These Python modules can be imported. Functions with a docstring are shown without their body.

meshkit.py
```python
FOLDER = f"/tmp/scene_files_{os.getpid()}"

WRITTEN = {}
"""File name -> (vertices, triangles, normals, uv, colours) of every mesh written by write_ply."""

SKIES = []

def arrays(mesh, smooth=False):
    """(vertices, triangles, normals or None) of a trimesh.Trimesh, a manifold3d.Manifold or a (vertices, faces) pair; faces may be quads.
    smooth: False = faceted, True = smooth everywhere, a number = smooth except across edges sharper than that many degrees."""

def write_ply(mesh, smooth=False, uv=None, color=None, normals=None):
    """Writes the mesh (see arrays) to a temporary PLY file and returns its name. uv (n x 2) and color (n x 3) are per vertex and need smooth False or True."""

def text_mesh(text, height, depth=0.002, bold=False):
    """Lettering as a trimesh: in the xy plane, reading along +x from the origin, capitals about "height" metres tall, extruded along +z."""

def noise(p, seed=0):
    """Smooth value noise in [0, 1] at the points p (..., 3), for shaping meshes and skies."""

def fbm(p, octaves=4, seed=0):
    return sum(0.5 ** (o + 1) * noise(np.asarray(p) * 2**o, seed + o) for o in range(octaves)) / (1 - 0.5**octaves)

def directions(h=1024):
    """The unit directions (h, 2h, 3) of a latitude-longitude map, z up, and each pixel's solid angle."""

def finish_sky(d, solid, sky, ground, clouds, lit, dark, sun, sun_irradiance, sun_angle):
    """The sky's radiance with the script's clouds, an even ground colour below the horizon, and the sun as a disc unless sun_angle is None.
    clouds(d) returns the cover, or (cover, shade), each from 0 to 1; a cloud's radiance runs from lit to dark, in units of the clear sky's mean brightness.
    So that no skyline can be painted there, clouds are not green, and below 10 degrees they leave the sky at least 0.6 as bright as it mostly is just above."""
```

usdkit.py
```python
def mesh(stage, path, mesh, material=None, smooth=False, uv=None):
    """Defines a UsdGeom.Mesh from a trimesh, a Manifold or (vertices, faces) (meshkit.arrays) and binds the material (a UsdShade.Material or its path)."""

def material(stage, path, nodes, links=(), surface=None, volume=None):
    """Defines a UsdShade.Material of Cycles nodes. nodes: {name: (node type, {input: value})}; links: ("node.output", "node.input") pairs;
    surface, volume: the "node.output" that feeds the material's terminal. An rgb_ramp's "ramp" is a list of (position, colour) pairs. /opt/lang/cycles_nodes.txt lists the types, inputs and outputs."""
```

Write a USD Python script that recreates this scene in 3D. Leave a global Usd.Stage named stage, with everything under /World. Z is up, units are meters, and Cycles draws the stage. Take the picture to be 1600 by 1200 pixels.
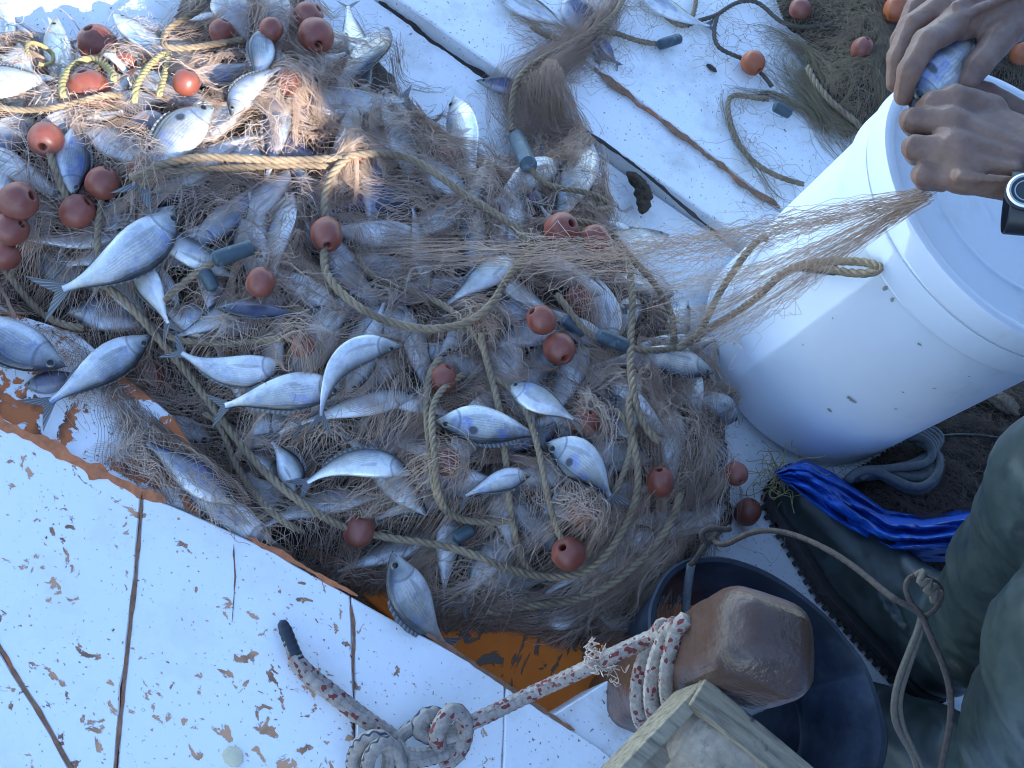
import math, numpy as np, trimesh, manifold3d, usdkit, meshkit
from pxr import Usd, UsdGeom, UsdLux, UsdShade, Gf, Vt, Sdf
from scipy import ndimage
from scipy.interpolate import CubicSpline
from shapely.geometry import Polygon, Point
import shapely

stage = Usd.Stage.CreateInMemory()
UsdGeom.SetStageUpAxis(stage, 'Z')
UsdGeom.Xform.Define(stage, '/World')
rng = np.random.default_rng(7)

# ------------------------------------------------------------------ camera, sky, sun, exposure
TAU, ROLL, FPX, PXM = .55, .663, 1680., 1300.
EXPOSURE = 2.15
SUN_TO = np.array([.76, -.36, .62]); SUN_TO /= np.linalg.norm(SUN_TO)
SKY_STRENGTH, SUN_INTENSITY = .13, .8
_ri, _up, _D = np.array([1., 0, 0]), np.array([0, math.cos(TAU), math.sin(TAU)]), np.array([0, math.sin(TAU), -math.cos(TAU)])
CR = math.cos(ROLL) * _ri + math.sin(ROLL) * _up
CU = -math.sin(ROLL) * _ri + math.cos(ROLL) * _up
CC = -_D * (FPX / PXM)
cam = UsdGeom.Camera.Define(stage, '/World/camera')
cam.CreateHorizontalApertureAttr(36.0)
cam.CreateFocalLengthAttr(36.0 * FPX / 1600)
cam.CreateExposureAttr(EXPOSURE)
M = np.eye(4); M[0, :3], M[1, :3], M[2, :3], M[3, :3] = CR, CU, -_D, CC
cam.AddTransformOp().Set(Gf.Matrix4d(*M.ravel().tolist()))

dome = UsdLux.DomeLight.Define(stage, '/World/sky')
skym = usdkit.material(stage, '/World/Looks/sky', {
    's': ('sky_texture', {'sky_type': 'single_scattering', 'sun_disc': False, 'sun_elevation': float(math.asin(SUN_TO[2])),
                          'sun_rotation': float(math.atan2(SUN_TO[0], SUN_TO[1])), 'air_density': 1.0, 'aerosol_density': .3, 'ozone_density': 4.0}),
    'b': ('background_shader', {'strength': SKY_STRENGTH})}, [('s.color', 'b.color')], surface='b.background')
UsdShade.MaterialBindingAPI.Apply(dome.GetPrim()).Bind(skym)
dome.GetPrim().SetCustomDataByKey('kind', 'structure')
sun = UsdLux.DistantLight.Define(stage, '/World/sun')
sun.CreateIntensityAttr(SUN_INTENSITY); sun.CreateAngleAttr(.5); sun.CreateNormalizeAttr(True); sun.CreateColorAttr(Gf.Vec3f(1, .98, .95))
_z = SUN_TO; _x = np.cross([0, 0, 1.], _z); _x /= np.linalg.norm(_x); _y = np.cross(_z, _x)
M = np.eye(4); M[0, :3], M[1, :3], M[2, :3] = _x, _y, _z
sun.AddTransformOp().Set(Gf.Matrix4d(*M.ravel().tolist()))


# ------------------------------------------------------------------ helpers
def ray(u, v):
    d = _D * FPX + CR * (u - 800) - CU * (v - 600)
    return d / np.linalg.norm(d)


def W(u, v, z=0.):
    """where the line of sight through (u, v) of the photograph meets the height z"""
    d = ray(u, v)
    return CC + d * ((z - CC[2]) / d[2])


def proj(P):
    q = np.asarray(P) - CC
    z = q @ _D
    return np.stack([800 + FPX * (q @ CR) / z, 600 - FPX * (q @ CU) / z], -1)


_used = {}
def free(path):
    n = _used.get(path, -1) + 1
    _used[path] = n
    return path if n == 0 else f'{path}_{n:03d}'


def tag(o, label=None, cat=None, group=None, kind=None):
    p = o.GetPrim() if hasattr(o, 'GetPrim') else o
    for k, v in (('label', label), ('category', cat), ('group', group), ('kind', kind)):
        if v:
            p.SetCustomDataByKey(k, v)
    return o


def thing(name, label=None, cat=None, group=None, kind=None, loc=None):
    x = UsdGeom.Xform.Define(stage, free('/World/' + name))
    if loc is not None:
        x.AddTranslateOp().Set(Gf.Vec3d(*map(float, loc)))
    return tag(x, label, cat, group, kind)


def obj(name, mesh, m, parent=None, smooth=False, co=None, label=None, cat=None, group=None, kind=None):
    base = str(parent.GetPath()) if parent is not None else '/World'
    o = usdkit.mesh(stage, free(base + '/' + name), mesh, m, smooth=smooth)
    o.CreateDoubleSidedAttr(True)
    if co is not None:
        UsdGeom.PrimvarsAPI(o).CreatePrimvar('co', Sdf.ValueTypeNames.Float3Array, 'vertex').Set(Vt.Vec3fArray.FromNumpy(np.asarray(co, np.float32)))
    return tag(o, label, cat, group, kind)


def curves(name, lines, width, m, parent=None, label=None, cat=None, group=None, kind=None):
    base = str(parent.GetPath()) if parent is not None else '/World'
    c = UsdGeom.BasisCurves.Define(stage, free(base + '/' + name))
    c.CreateTypeAttr('linear')
    c.CreatePointsAttr(Vt.Vec3fArray.FromNumpy(np.vstack(lines).astype(np.float32)))
    c.CreateCurveVertexCountsAttr(Vt.IntArray.FromNumpy(np.array([len(l) for l in lines], np.int32)))
    c.CreateWidthsAttr([float(width)]); c.SetWidthsInterpolation('constant')
    UsdShade.MaterialBindingAPI.Apply(c.GetPrim()).Bind(m)
    return tag(c, label, cat, group, kind)


def mat(name, nodes, links=(), surface='p.BSDF'):
    return usdkit.material(stage, '/World/Looks/' + name, nodes, links, surface=surface)


def plain(name, col, rough=.6, var=.25, scale=60., bump=.0, metallic=0., spec=.5, dist=.002, detail=5., stain=None, stain_scale=14., stain_at=(.55, .7)):
    """an even colour with grain: darker and lighter by noise, an optional stain colour, an optional bump"""
    c = np.array(col)
    nodes = {'g': ('geometry', {}), 'n': ('noise_texture', {'scale': scale, 'detail': detail, 'roughness': .65}),
             'r': ('rgb_ramp', {'ramp': [(.25, c * (1 - var)), (.75, np.minimum(c * (1 + var), 1))]}),
             'p': ('principled_bsdf', {'roughness': rough, 'metallic': metallic, 'specular_ior_level': spec})}
    links = [('g.position', 'n.vector'), ('n.fac', 'r.fac')]
    last = 'r.color'
    if stain is not None:
        nodes |= {'n2': ('noise_texture', {'scale': stain_scale, 'detail': 6., 'roughness': .7}), 'r2': ('rgb_ramp', {'ramp': [(stain_at[0], (0, 0, 0)), (stain_at[1], (1, 1, 1))]}),
                  'm': ('mix', {'color2': stain})}
        links += [('g.position', 'n2.vector'), ('n2.fac', 'r2.fac'), ('r2.color', 'm.fac'), (last, 'm.color1')]
        last = 'm.color'
    links.append((last, 'p.base_color'))
    if bump:
        nodes['b'] = ('bump', {'strength': bump, 'distance': dist})
        links += [('n.fac', 'b.height'), ('b.normal', 'p.normal')]
    return mat(name, nodes, links)


def paint(name, white=(.80, .80, .79), chip1=(.15, .085, .055), chip2=(.36, .20, .12), thr=.64, dens=.22, scale=48., stretch=(1, 1, 1), dirt=.25, dirtcol=(.42, .36, .27), rough=.42, dscale=5., extra=None):
    """old white boat paint that has flaked off in chips down to brown wood and primer"""
    nodes = {'g': ('geometry', {}), 'mp': ('mapping', {'scale': stretch, 'rotation': (0, 0, .35)}),
             'n': ('noise_texture', {'scale': scale, 'detail': 7., 'roughness': .6, 'distortion': .6}),
             'd': ('noise_texture', {'scale': dscale, 'detail': 3.}),
             'a': ('math', {'math_type': 'multiply_add', 'value2': dens, 'value3': -dens / 2}), 's': ('math', {'math_type': 'add'}),
             'k': ('rgb_ramp', {'ramp': [(thr, (0, 0, 0)), (thr + .012, (1, 1, 1))]}),
             'f': ('noise_texture', {'scale': 260., 'detail': 4.}), 'fk': ('rgb_ramp', {'ramp': [(.665, (0, 0, 0)), (.685, (1, 1, 1))]}), 'mx': ('math', {'math_type': 'maximum'}),
             'c': ('noise_texture', {'scale': 26., 'detail': 3.}), 'cr': ('rgb_ramp', {'ramp': [(.36, chip1), (.5, chip2)]}),
             'w': ('noise_texture', {'scale': 11., 'detail': 6., 'roughness': .68}), 'wr': ('rgb_ramp', {'ramp': [(.5, (0, 0, 0)), (.8, (dirt,) * 3)]}),
             'wm': ('mix', {'color1': white, 'color2': dirtcol}), 'm': ('mix', {}),
             'fine': ('noise_texture', {'scale': 90., 'detail': 4.}), 'h': ('math', {'math_type': 'multiply_add', 'value2': -1., 'value3': 0.}), 'h2': ('math', {'math_type': 'multiply_add', 'value2': .25}),
             'b': ('bump', {'strength': .7, 'distance': .0012}), 'ro': ('math', {'math_type': 'multiply_add', 'value2': .4, 'value3': rough}),
             'p': ('principled_bsdf', {'roughness': rough})}
    links = [('g.position', 'mp.vector'), ('mp.vector', 'n.vector'), ('g.position', 'd.vector'), ('d.fac', 'a.value1'), ('n.fac', 's.value1'), ('a.value', 's.value2'), ('s.value', 'k.fac'),
             ('mp.vector', 'f.vector'), ('f.fac', 'fk.fac'), ('k.color', 'mx.value1'), ('fk.color', 'mx.value2'),
             ('g.position', 'c.vector'), ('c.fac', 'cr.fac'), ('g.position', 'w.vector'), ('w.fac', 'wr.fac'), ('wr.color', 'wm.fac'), ('wm.color', 'm.color1'), ('cr.color', 'm.color2'), ('mx.value', 'm.fac'),
             ('g.position', 'fine.vector'), ('mx.value', 'h.value1'), ('fine.fac', 'h2.value1'), ('h.value', 'h2.value3'), ('h2.value', 'b.height'), ('b.normal', 'p.normal'),
             ('mx.value', 'ro.value1'), ('ro.value', 'p.roughness'), ('m.color', 'p.base_color')]
    return mat(name, nodes, links)


MAT = {
    'deck': paint('deck_paint', thr=.70, dens=.14, scale=60., dirt=.75, chip1=(.06, .05, .045), chip2=(.2, .12, .08)),
    'deck2': paint('deck_paint_clean', thr=.745, dens=.12, scale=60., dirt=.7, chip1=(.06, .05, .045), chip2=(.2, .12, .08)),
    'board': paint('board_paint', thr=.602, dens=.30, scale=58., dirt=.3, chip1=(.25, .125, .075), chip2=(.60, .31, .17), stretch=(.8, 1.1, 1)),
    'board_few': paint('board_paint_few_chips', thr=.65, dens=.2, scale=62., dirt=.35, chip1=(.25, .125, .075), chip2=(.56, .30, .17)),
    'board_dirty': paint('board_paint_dirty', thr=.69, dens=.2, scale=60., dirt=.8, dirtcol=(.45, .33, .2)),
    'ledge': paint('ledge_paint', thr=.505, dens=.10, scale=38., dirt=.3, chip1=(.10, .05, .028), chip2=(.55, .16, .05)),
    'orange': paint('orange_floor', white=(.10, .06, .03), thr=.44, dens=.3, scale=22., stretch=(1.3, .8, 1), chip1=(.66, .15, .012), chip2=(.68, .17, .015), dirt=.7, dirtcol=(.10, .065, .04), dscale=6.),
    'bare': plain('bare_wood_edge', (.22, .11, .06), .85, .5, 90, .5, stain=(.5, .14, .05), stain_scale=30.),
    'bare_orange': plain('orange_primer_edge', (.5, .16, .06), .8, .4, 80, .5, stain=(.2, .09, .04), stain_scale=40.),
    'dark_gap': plain('dark_seam', (.03, .022, .018), .9, .5, 80, .5, stain=(.1, .06, .04)),
    'brown_paint': plain('brown_gloss_paint', (.055, .028, .018), .3, .15, 45, .6, dist=.004, detail=4., stain=(.078, .045, .03), stain_scale=30.),
    'wood': None, 'cabin': plain('blue_canvas', (.10, .17, .30), .8, .1, 8),
    'plastic': plain('white_bucket_plastic', (.68, .71, .76), .6, .015, 30, stain=(.50, .50, .46), stain_scale=9., stain_at=(.57, .85)),
    'smudge': plain('bucket_smudge', (.3, .29, .26), .7, .4, 90),
    'rubber_navy': plain('navy_rubber', (.010, .015, .026), .45, .5, 25, .3, stain=(.05, .065, .085), stain_scale=10., stain_at=(.45, .75)),
    'rust': plain('rusty_wire', (.05, .035, .028), .75, .5, 200, .8, stain=(.13, .075, .045), stain_scale=120.),
    'boot': plain('green_rubber', (.014, .022, .021), .42, .35, 22, .3, stain=(.034, .04, .034), stain_scale=11., stain_at=(.42, .8)),
    'boot_sole': plain('boot_sole_rubber', (.035, .03, .028), .8, .3, 60, .3),
    'sack': plain('blue_plastic', (.008, .085, .42), .35, .35, 70, .5, dist=.004, detail=7.),
    'float': plain('terracotta_float', (.20, .054, .034), .42, .22, 50, .15, stain=(.27, .11, .08), stain_scale=24., stain_at=(.5, .75)),
    'float_orange': plain('orange_float', (.33, .085, .03), .42, .16, 70, .12),
    'lead': plain('grey_lead', (.045, .068, .08), .45, .3, 90, .3, stain=(.16, .2, .22), stain_scale=60.),
    'rope': plain('tan_rope', (.27, .195, .12), .85, .3, 260, .6, dist=.001, stain=(.13, .09, .055), stain_scale=30., stain_at=(.42, .68)),
    'rope_yellow': plain('yellow_rope', (.33, .26, .11), .85, .28, 260, .6, dist=.001, stain=(.3, .24, .14), stain_scale=50.),
    'rope_dark': plain('dark_rope', (.10, .08, .06), .85, .3, 260, .6, dist=.001),
    'net': plain('net_twine', (.37, .245, .17), .8, .25, 30), 'net2': plain('net_twine_dark', (.22, .145, .10), .8, .25, 30), 'net3': plain('net_twine_pale', (.48, .365, .29), .8, .2, 30),
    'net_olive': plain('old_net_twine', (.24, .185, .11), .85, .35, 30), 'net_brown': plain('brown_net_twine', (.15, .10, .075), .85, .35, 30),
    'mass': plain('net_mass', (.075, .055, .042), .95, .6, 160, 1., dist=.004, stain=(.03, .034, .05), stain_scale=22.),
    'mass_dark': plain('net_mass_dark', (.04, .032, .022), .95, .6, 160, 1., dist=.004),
    'lump': plain('dried_lump', (.055, .036, .02), .9, .5, 150, 1., dist=.004),
    'stone': plain('pale_wood_block', (.34, .26, .18), .8, .4, 60, .6, stain=(.12, .09, .06), stain_scale=40.),
    'jacket': plain('dark_jacket', (.03, .035, .05), .9, .3, 40), 'grey_cloth': plain('grey_rope_coil', (.11, .115, .12), .8, .35, 140, .6, dist=.002),
    'black_rubber': plain('watch_black', (.01, .011, .014), .4, .1, 50), 'steel': plain('watch_steel', (.5, .5, .5), .25, .1, 50, metallic=1.), 'dial': plain('watch_dial', (.02, .03, .03), .15, .1, 50),
    'hair': plain('grey_hair', (.06, .05, .045), .8), 'debris': plain('debris', (.05, .04, .035), .9, .5, 200), 'shell': plain('pale_scale', (.62, .55, .36), .5, .1),
    'water': plain('harbour_water', (.012, .035, .05), .12, .3, 3, .3),
}
MAT['wood'] = mat('weathered_wood', {
    'g': ('geometry', {}), 'mp': ('mapping', {'scale': (14., 90., 90.), 'rotation': (0, 0, .62)}), 'n': ('noise_texture', {'scale': 1.6, 'detail': 6., 'roughness': .65}),
    'r': ('rgb_ramp', {'ramp': [(.3, (.09, .07, .05)), (.5, (.24, .19, .125)), (.75, (.36, .29, .19))]}),
    'n2': ('noise_texture', {'scale': 34., 'detail': 5.}), 'r2': ('rgb_ramp', {'ramp': [(.62, (0, 0, 0)), (.68, (1, 1, 1))]}), 'm': ('mix', {'color2': (.03, .03, .035)}),
    'b': ('bump', {'strength': .5, 'distance': .001}), 'p': ('principled_bsdf', {'roughness': .8})},
    [('g.position', 'mp.vector'), ('mp.vector', 'n.vector'), ('n.fac', 'r.fac'), ('g.position', 'n2.vector'), ('n2.fac', 'r2.fac'), ('r.color', 'm.color1'), ('r2.color', 'm.fac'), ('m.color', 'p.base_color'), ('n.fac', 'b.height'), ('b.normal', 'p.normal')])
MAT['skin'] = mat('weathered_skin', {
    'g': ('geometry', {}), 'n': ('noise_texture', {'scale': 45., 'detail': 6., 'roughness': .65}), 'r': ('rgb_ramp', {'ramp': [(.3, (.13, .072, .05)), (.7, (.22, .13, .092))]}),
    'v': ('voronoi_texture', {'scale': 420., 'feature': 'distance_to_edge'}), 'n3': ('noise_texture', {'scale': 160., 'detail': 5.}), 'ad': ('math', {'math_type': 'multiply_add', 'value2': .35}),
    'b': ('bump', {'strength': .45, 'distance': .0016}), 'p': ('principled_bsdf', {'roughness': .52, 'subsurface_weight': .08, 'subsurface_scale': .004, 'specular_ior_level': .35})},
    [('g.position', 'n.vector'), ('n.fac', 'r.fac'), ('r.color', 'p.base_color'), ('g.position', 'v.vector'), ('g.position', 'n3.vector'), ('v.distance', 'ad.value1'), ('n3.fac', 'ad.value3'), ('ad.value', 'b.height'), ('b.normal', 'p.normal')])


def fish_material(name, belly, side, back, stripe, blue, stripe_amt, metal, spot=0.):
    n = {'a': ('attribute', {'attribute': 'co'}), 'x': ('separate_xyz', {}), 'g': ('geometry', {}),
         'wob': ('noise_texture', {'scale': 30., 'detail': 3.}), 'wm': ('math', {'math_type': 'multiply_add', 'value2': .5, 'value3': -.25}), 't': ('math', {'math_type': 'add'}),
         't01': ('math', {'math_type': 'multiply_add', 'value2': .5, 'value3': .5}),
         'r': ('rgb_ramp', {'ramp': [(0., belly), (.30, belly), (.48, side * 1.1), (.66, side * .85), (.78, side * np.array([.48, .52, .58])), (.90, back), (1., back * .6)]}),
         # thin stripes that run along the body
         'sw': ('math', {'math_type': 'multiply_add', 'value2': 46., 'value3': .3}), 'sn': ('math', {'math_type': 'sine'}), 'sr': ('rgb_ramp', {'ramp': [(.55, (0, 0, 0)), (.9, (1, 1, 1))]}),
         'sn2': ('math', {'math_type': 'multiply_add', 'value2': .5, 'value3': .5}),
         'tm': ('rgb_ramp', {'ramp': [(.3, (0, 0, 0)), (.45, (1, 1, 1)), (.85, (1, 1, 1)), (.95, (0, 0, 0))]}), 'hm': ('rgb_ramp', {'ramp': [(.24, (0, 0, 0)), (.3, (1, 1, 1)), (.9, (1, 1, 1)), (1., (.3, .3, .3))]}),
         'm1': ('math', {'math_type': 'multiply'}), 'm2': ('math', {'math_type': 'multiply'}), 'm3': ('math', {'math_type': 'multiply', 'value2': stripe_amt}), 'mixs': ('mix', {'color2': stripe}),
         # blue sheen patches
         'bn': ('noise_texture', {'scale': 55., 'detail': 5., 'roughness': .7}), 'br': ('rgb_ramp', {'ramp': [(.5, (0, 0, 0)), (.68, (.75, .75, .75))]}), 'bm': ('math', {'math_type': 'multiply'}), 'mixb': ('mix', {'color2': blue}),
         # spot behind the gill, faint bars
         'dv': ('combine_xyz', {}), 'sc': ('vector_math', {'math_type': 'distance', 'vector2': (.335, .09, 0)}), 'ts': ('math', {'math_type': 'multiply', 'value2': .2}), 'sp': ('rgb_ramp', {'ramp': [(.03, (1, 1, 1)), (.05, (0, 0, 0))]}), 'spf': ('math', {'math_type': 'multiply', 'value2': spot}), 'mixp': ('mix', {'color2': (.012, .014, .02)}),
         # head: gill line and olive brow
         'gl': ('math', {'math_type': 'multiply_add', 'value2': .05}), 'gt': ('math', {'math_type': 'multiply'}), 'gr': ('rgb_ramp', {'ramp': [(.208, (0, 0, 0)), (.222, (1, 1, 1)), (.228, (1, 1, 1)), (.240, (0, 0, 0))]}), 'gf': ('math', {'math_type': 'multiply', 'value2': .5}), 'mixg': ('mix', {'color2': (.05, .03, .03)}),
         'hr': ('rgb_ramp', {'ramp': [(.0, (.9, .9, .9)), (.16, (.6, .6, .6)), (.24, (0, 0, 0))]}), 'hc': ('rgb_ramp', {'ramp': [(.2, (.40, .38, .34)), (.45, (.26, .25, .20)), (.62, (.10, .095, .07)), (.9, (.025, .025, .03))]}), 'mixh': ('mix', {}),
         'mo': ('vector_math', {'math_type': 'distance', 'vector2': (.02, -.045, 0)}), 'mor': ('rgb_ramp', {'ramp': [(.028, (.85, .85, .85)), (.04, (0, 0, 0))]}), 'mixm': ('mix', {'color2': (.03, .02, .025)}),
         'blo': ('noise_texture', {'scale': 38., 'detail': 5., 'roughness': .7}), 'blr': ('rgb_ramp', {'ramp': [(.30, (.52, .53, .56)), (.55, (1, 1, 1))]}), 'blm': ('mix', {'mix_type': 'multiply', 'fac': .85}),
         # scales
         'scv': ('combine_xyz', {}), 'sx': ('math', {'math_type': 'multiply', 'value2': 88.}), 'sy': ('math', {'math_type': 'multiply', 'value2': 23.}), 'vo': ('voronoi_texture', {'scale': 1., 'randomness': .6}), 'vr': ('rgb_ramp', {'ramp': [(.0, (1.12, 1.12, 1.12)), (.6, (.72, .74, .78))]}), 'vm': ('mix', {'mix_type': 'multiply', 'fac': .8}),
         'b': ('bump', {'strength': .4, 'distance': .0006, 'invert': True}), 'rn': ('noise_texture', {'scale': 80., 'detail': 3.}), 'rr': ('math', {'math_type': 'multiply_add', 'value2': .35, 'value3': .12}),
         'p': ('principled_bsdf', {'metallic': metal, 'roughness': .30, 'specular_ior_level': .7, 'coat_weight': .5, 'coat_roughness': .12})}
    l = [('a.vector', 'x.vector'), ('g.position', 'wob.vector'), ('wob.fac', 'wm.value1'), ('wm.value', 't.value1'), ('x.y', 't.value2'), ('t.value', 't01.value1'), ('t01.value', 'r.fac'),
         ('t.value', 'sw.value1'), ('sw.value', 'sn.value1'), ('sn.value', 'sn2.value1'), ('sn2.value', 'sr.fac'), ('t01.value', 'tm.fac'), ('x.x', 'hm.fac'), ('sr.color', 'm1.value1'), ('tm.color', 'm1.value2'), ('m1.value', 'm2.value1'), ('hm.color', 'm2.value2'), ('m2.value', 'm3.value1'), ('m3.value', 'mixs.fac'), ('r.color', 'mixs.color1'),
         ('g.position', 'bn.vector'), ('bn.fac', 'br.fac'), ('br.color', 'bm.value1'), ('tm.color', 'bm.value2'), ('bm.value', 'mixb.fac'), ('mixs.color', 'mixb.color1'),
         ('x.x', 'dv.x'), ('x.y', 'ts.value1'), ('ts.value', 'dv.y'), ('dv.vector', 'sc.vector1'), ('sc.value', 'sp.fac'), ('sp.color', 'spf.value1'), ('spf.value', 'mixp.fac'), ('mixb.color', 'mixp.color1'),
         ('x.x', 'hr.fac'), ('t01.value', 'hc.fac'), ('hr.color', 'mixh.fac'), ('mixp.color', 'mixh.color1'), ('hc.color', 'mixh.color2'),
         ('x.y', 'gt.value1'), ('x.y', 'gt.value2'), ('gt.value', 'gl.value1'), ('x.x', 'gl.value3'), ('gl.value', 'gr.fac'), ('gr.color', 'gf.value1'), ('gf.value', 'mixg.fac'), ('dv.vector', 'mo.vector1'), ('mo.value', 'mor.fac'), ('mor.color', 'mixm.fac'), ('mixh.color', 'mixm.color1'), ('g.position', 'blo.vector'), ('blo.fac', 'blr.fac'), ('mixm.color', 'blm.color1'), ('blr.color', 'blm.color2'), ('blm.color', 'mixg.color1'),
         ('x.x', 'sx.value1'), ('x.y', 'sy.value1'), ('sx.value', 'scv.x'), ('sy.value', 'scv.y'), ('x.z', 'scv.z'), ('scv.vector', 'vo.vector'), ('vo.distance', 'vr.fac'), ('mixg.color', 'vm.color1'), ('vr.color', 'vm.color2'), ('vm.color', 'p.base_color'),
         ('vo.distance', 'b.height'), ('b.normal', 'p.normal'), ('g.position', 'rn.vector'), ('rn.fac', 'rr.value1'), ('rr.value', 'p.roughness')]
    return mat(name, n, l)


A = np.array
FISHMAT = {
    's': fish_material('fish_silver', A([.88, .86, .82]), A([.66, .65, .61]), A([.07, .07, .075]), A([.46, .36, .16]), A([.22, .28, .50]), .5, .4),
    'p': fish_material('fish_spotted', A([.86, .84, .80]), A([.60, .59, .55]), A([.055, .06, .065]), A([.44, .34, .14]), A([.10, .18, .55]), .55, .5, .85),
    'b': fish_material('fish_blue', A([.70, .69, .68]), A([.36, .37, .40]), A([.03, .035, .05]), A([.30, .24, .12]), A([.05, .09, .36]), .5, .6),
    'd': fish_material('fish_dark', A([.34, .33, .36]), A([.12, .12, .17]), A([.018, .018, .035]), A([.12, .10, .10]), A([.03, .04, .30]), .4, .4),
    'w': fish_material('fish_pale', A([.88, .86, .83]), A([.76, .74, .70]), A([.16, .16, .16]), A([.46, .40, .26]), A([.36, .42, .56]), .3, .4),
}
MAT['fin'] = mat('fish_fin', {'a': ('attribute', {'attribute': 'co'}), 'x': ('separate_xyz', {}), 'k': ('math', {'math_type': 'multiply', 'value2': 60.}), 's': ('math', {'math_type': 'sine'}), 'r': ('rgb_ramp', {'ramp': [(.0, (.13, .135, .14)), (1., (.30, .30, .29))]}),
                              'p': ('principled_bsdf', {'roughness': .4}), 'tr': ('translucent_bsdf', {'color': (.2, .2, .2)}), 'mc': ('mix_closure', {'fac': .25}), 'b': ('bump', {'strength': .6, 'distance': .0008})},
                    [('a.vector', 'x.vector'), ('x.y', 'k.value1'), ('k.value', 's.value1'), ('s.value', 'r.fac'), ('r.color', 'p.base_color'), ('s.value', 'b.height'), ('b.normal', 'p.normal'), ('p.BSDF', 'mc.closure1'), ('tr.BSDF', 'mc.closure2')], surface='mc.closure')
MAT['fin_clear'] = mat('fish_fin_clear', {'p': ('principled_bsdf', {'base_color': (.34, .34, .33), 'roughness': .3}), 'tr': ('transparent_bsdf', {}), 'mc': ('mix_closure', {'fac': .62})}, [('p.BSDF', 'mc.closure1'), ('tr.BSDF', 'mc.closure2')], surface='mc.closure')
MAT['iris'] = mat('fish_iris', {'p': ('principled_bsdf', {'base_color': (.20, .18, .13), 'roughness': .2, 'metallic': .5})})
MAT['pupil'] = mat('fish_pupil', {'p': ('principled_bsdf', {'base_color': (.006, .007, .01), 'roughness': .05})})


def smoothline(pts, step=.004, closed=False):
    pts = np.asarray(pts, float)
    t = np.r_[0, np.cumsum(np.maximum(np.linalg.norm(np.diff(pts, axis=0), axis=1) ** .5, 1e-4))]
    cs = CubicSpline(t, pts, axis=0)
    q = cs(np.linspace(0, t[-1], 400))
    L = np.r_[0, np.cumsum(np.linalg.norm(np.diff(q, axis=0), axis=1))]
    n = max(int(L[-1] / step), 4)
    s = np.linspace(0, L[-1], n)
    return np.stack([np.interp(s, L, q[:, k]) for k in range(3)], 1)


def frames(p):
    t = np.gradient(p, axis=0); t /= np.maximum(np.linalg.norm(t, axis=1, keepdims=True), 1e-9)
    n = np.zeros_like(t); a = np.array([0, 0, 1.]) if abs(t[0, 2]) < .9 else np.array([1., 0, 0])
    v = a - t[0] * (a @ t[0]); n[0] = v / np.linalg.norm(v)
    for i in range(1, len(p)):
        v = n[i - 1] - t[i] * (n[i - 1] @ t[i]); n[i] = v / max(np.linalg.norm(v), 1e-9)
    return t, n, np.cross(t, n)


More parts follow.
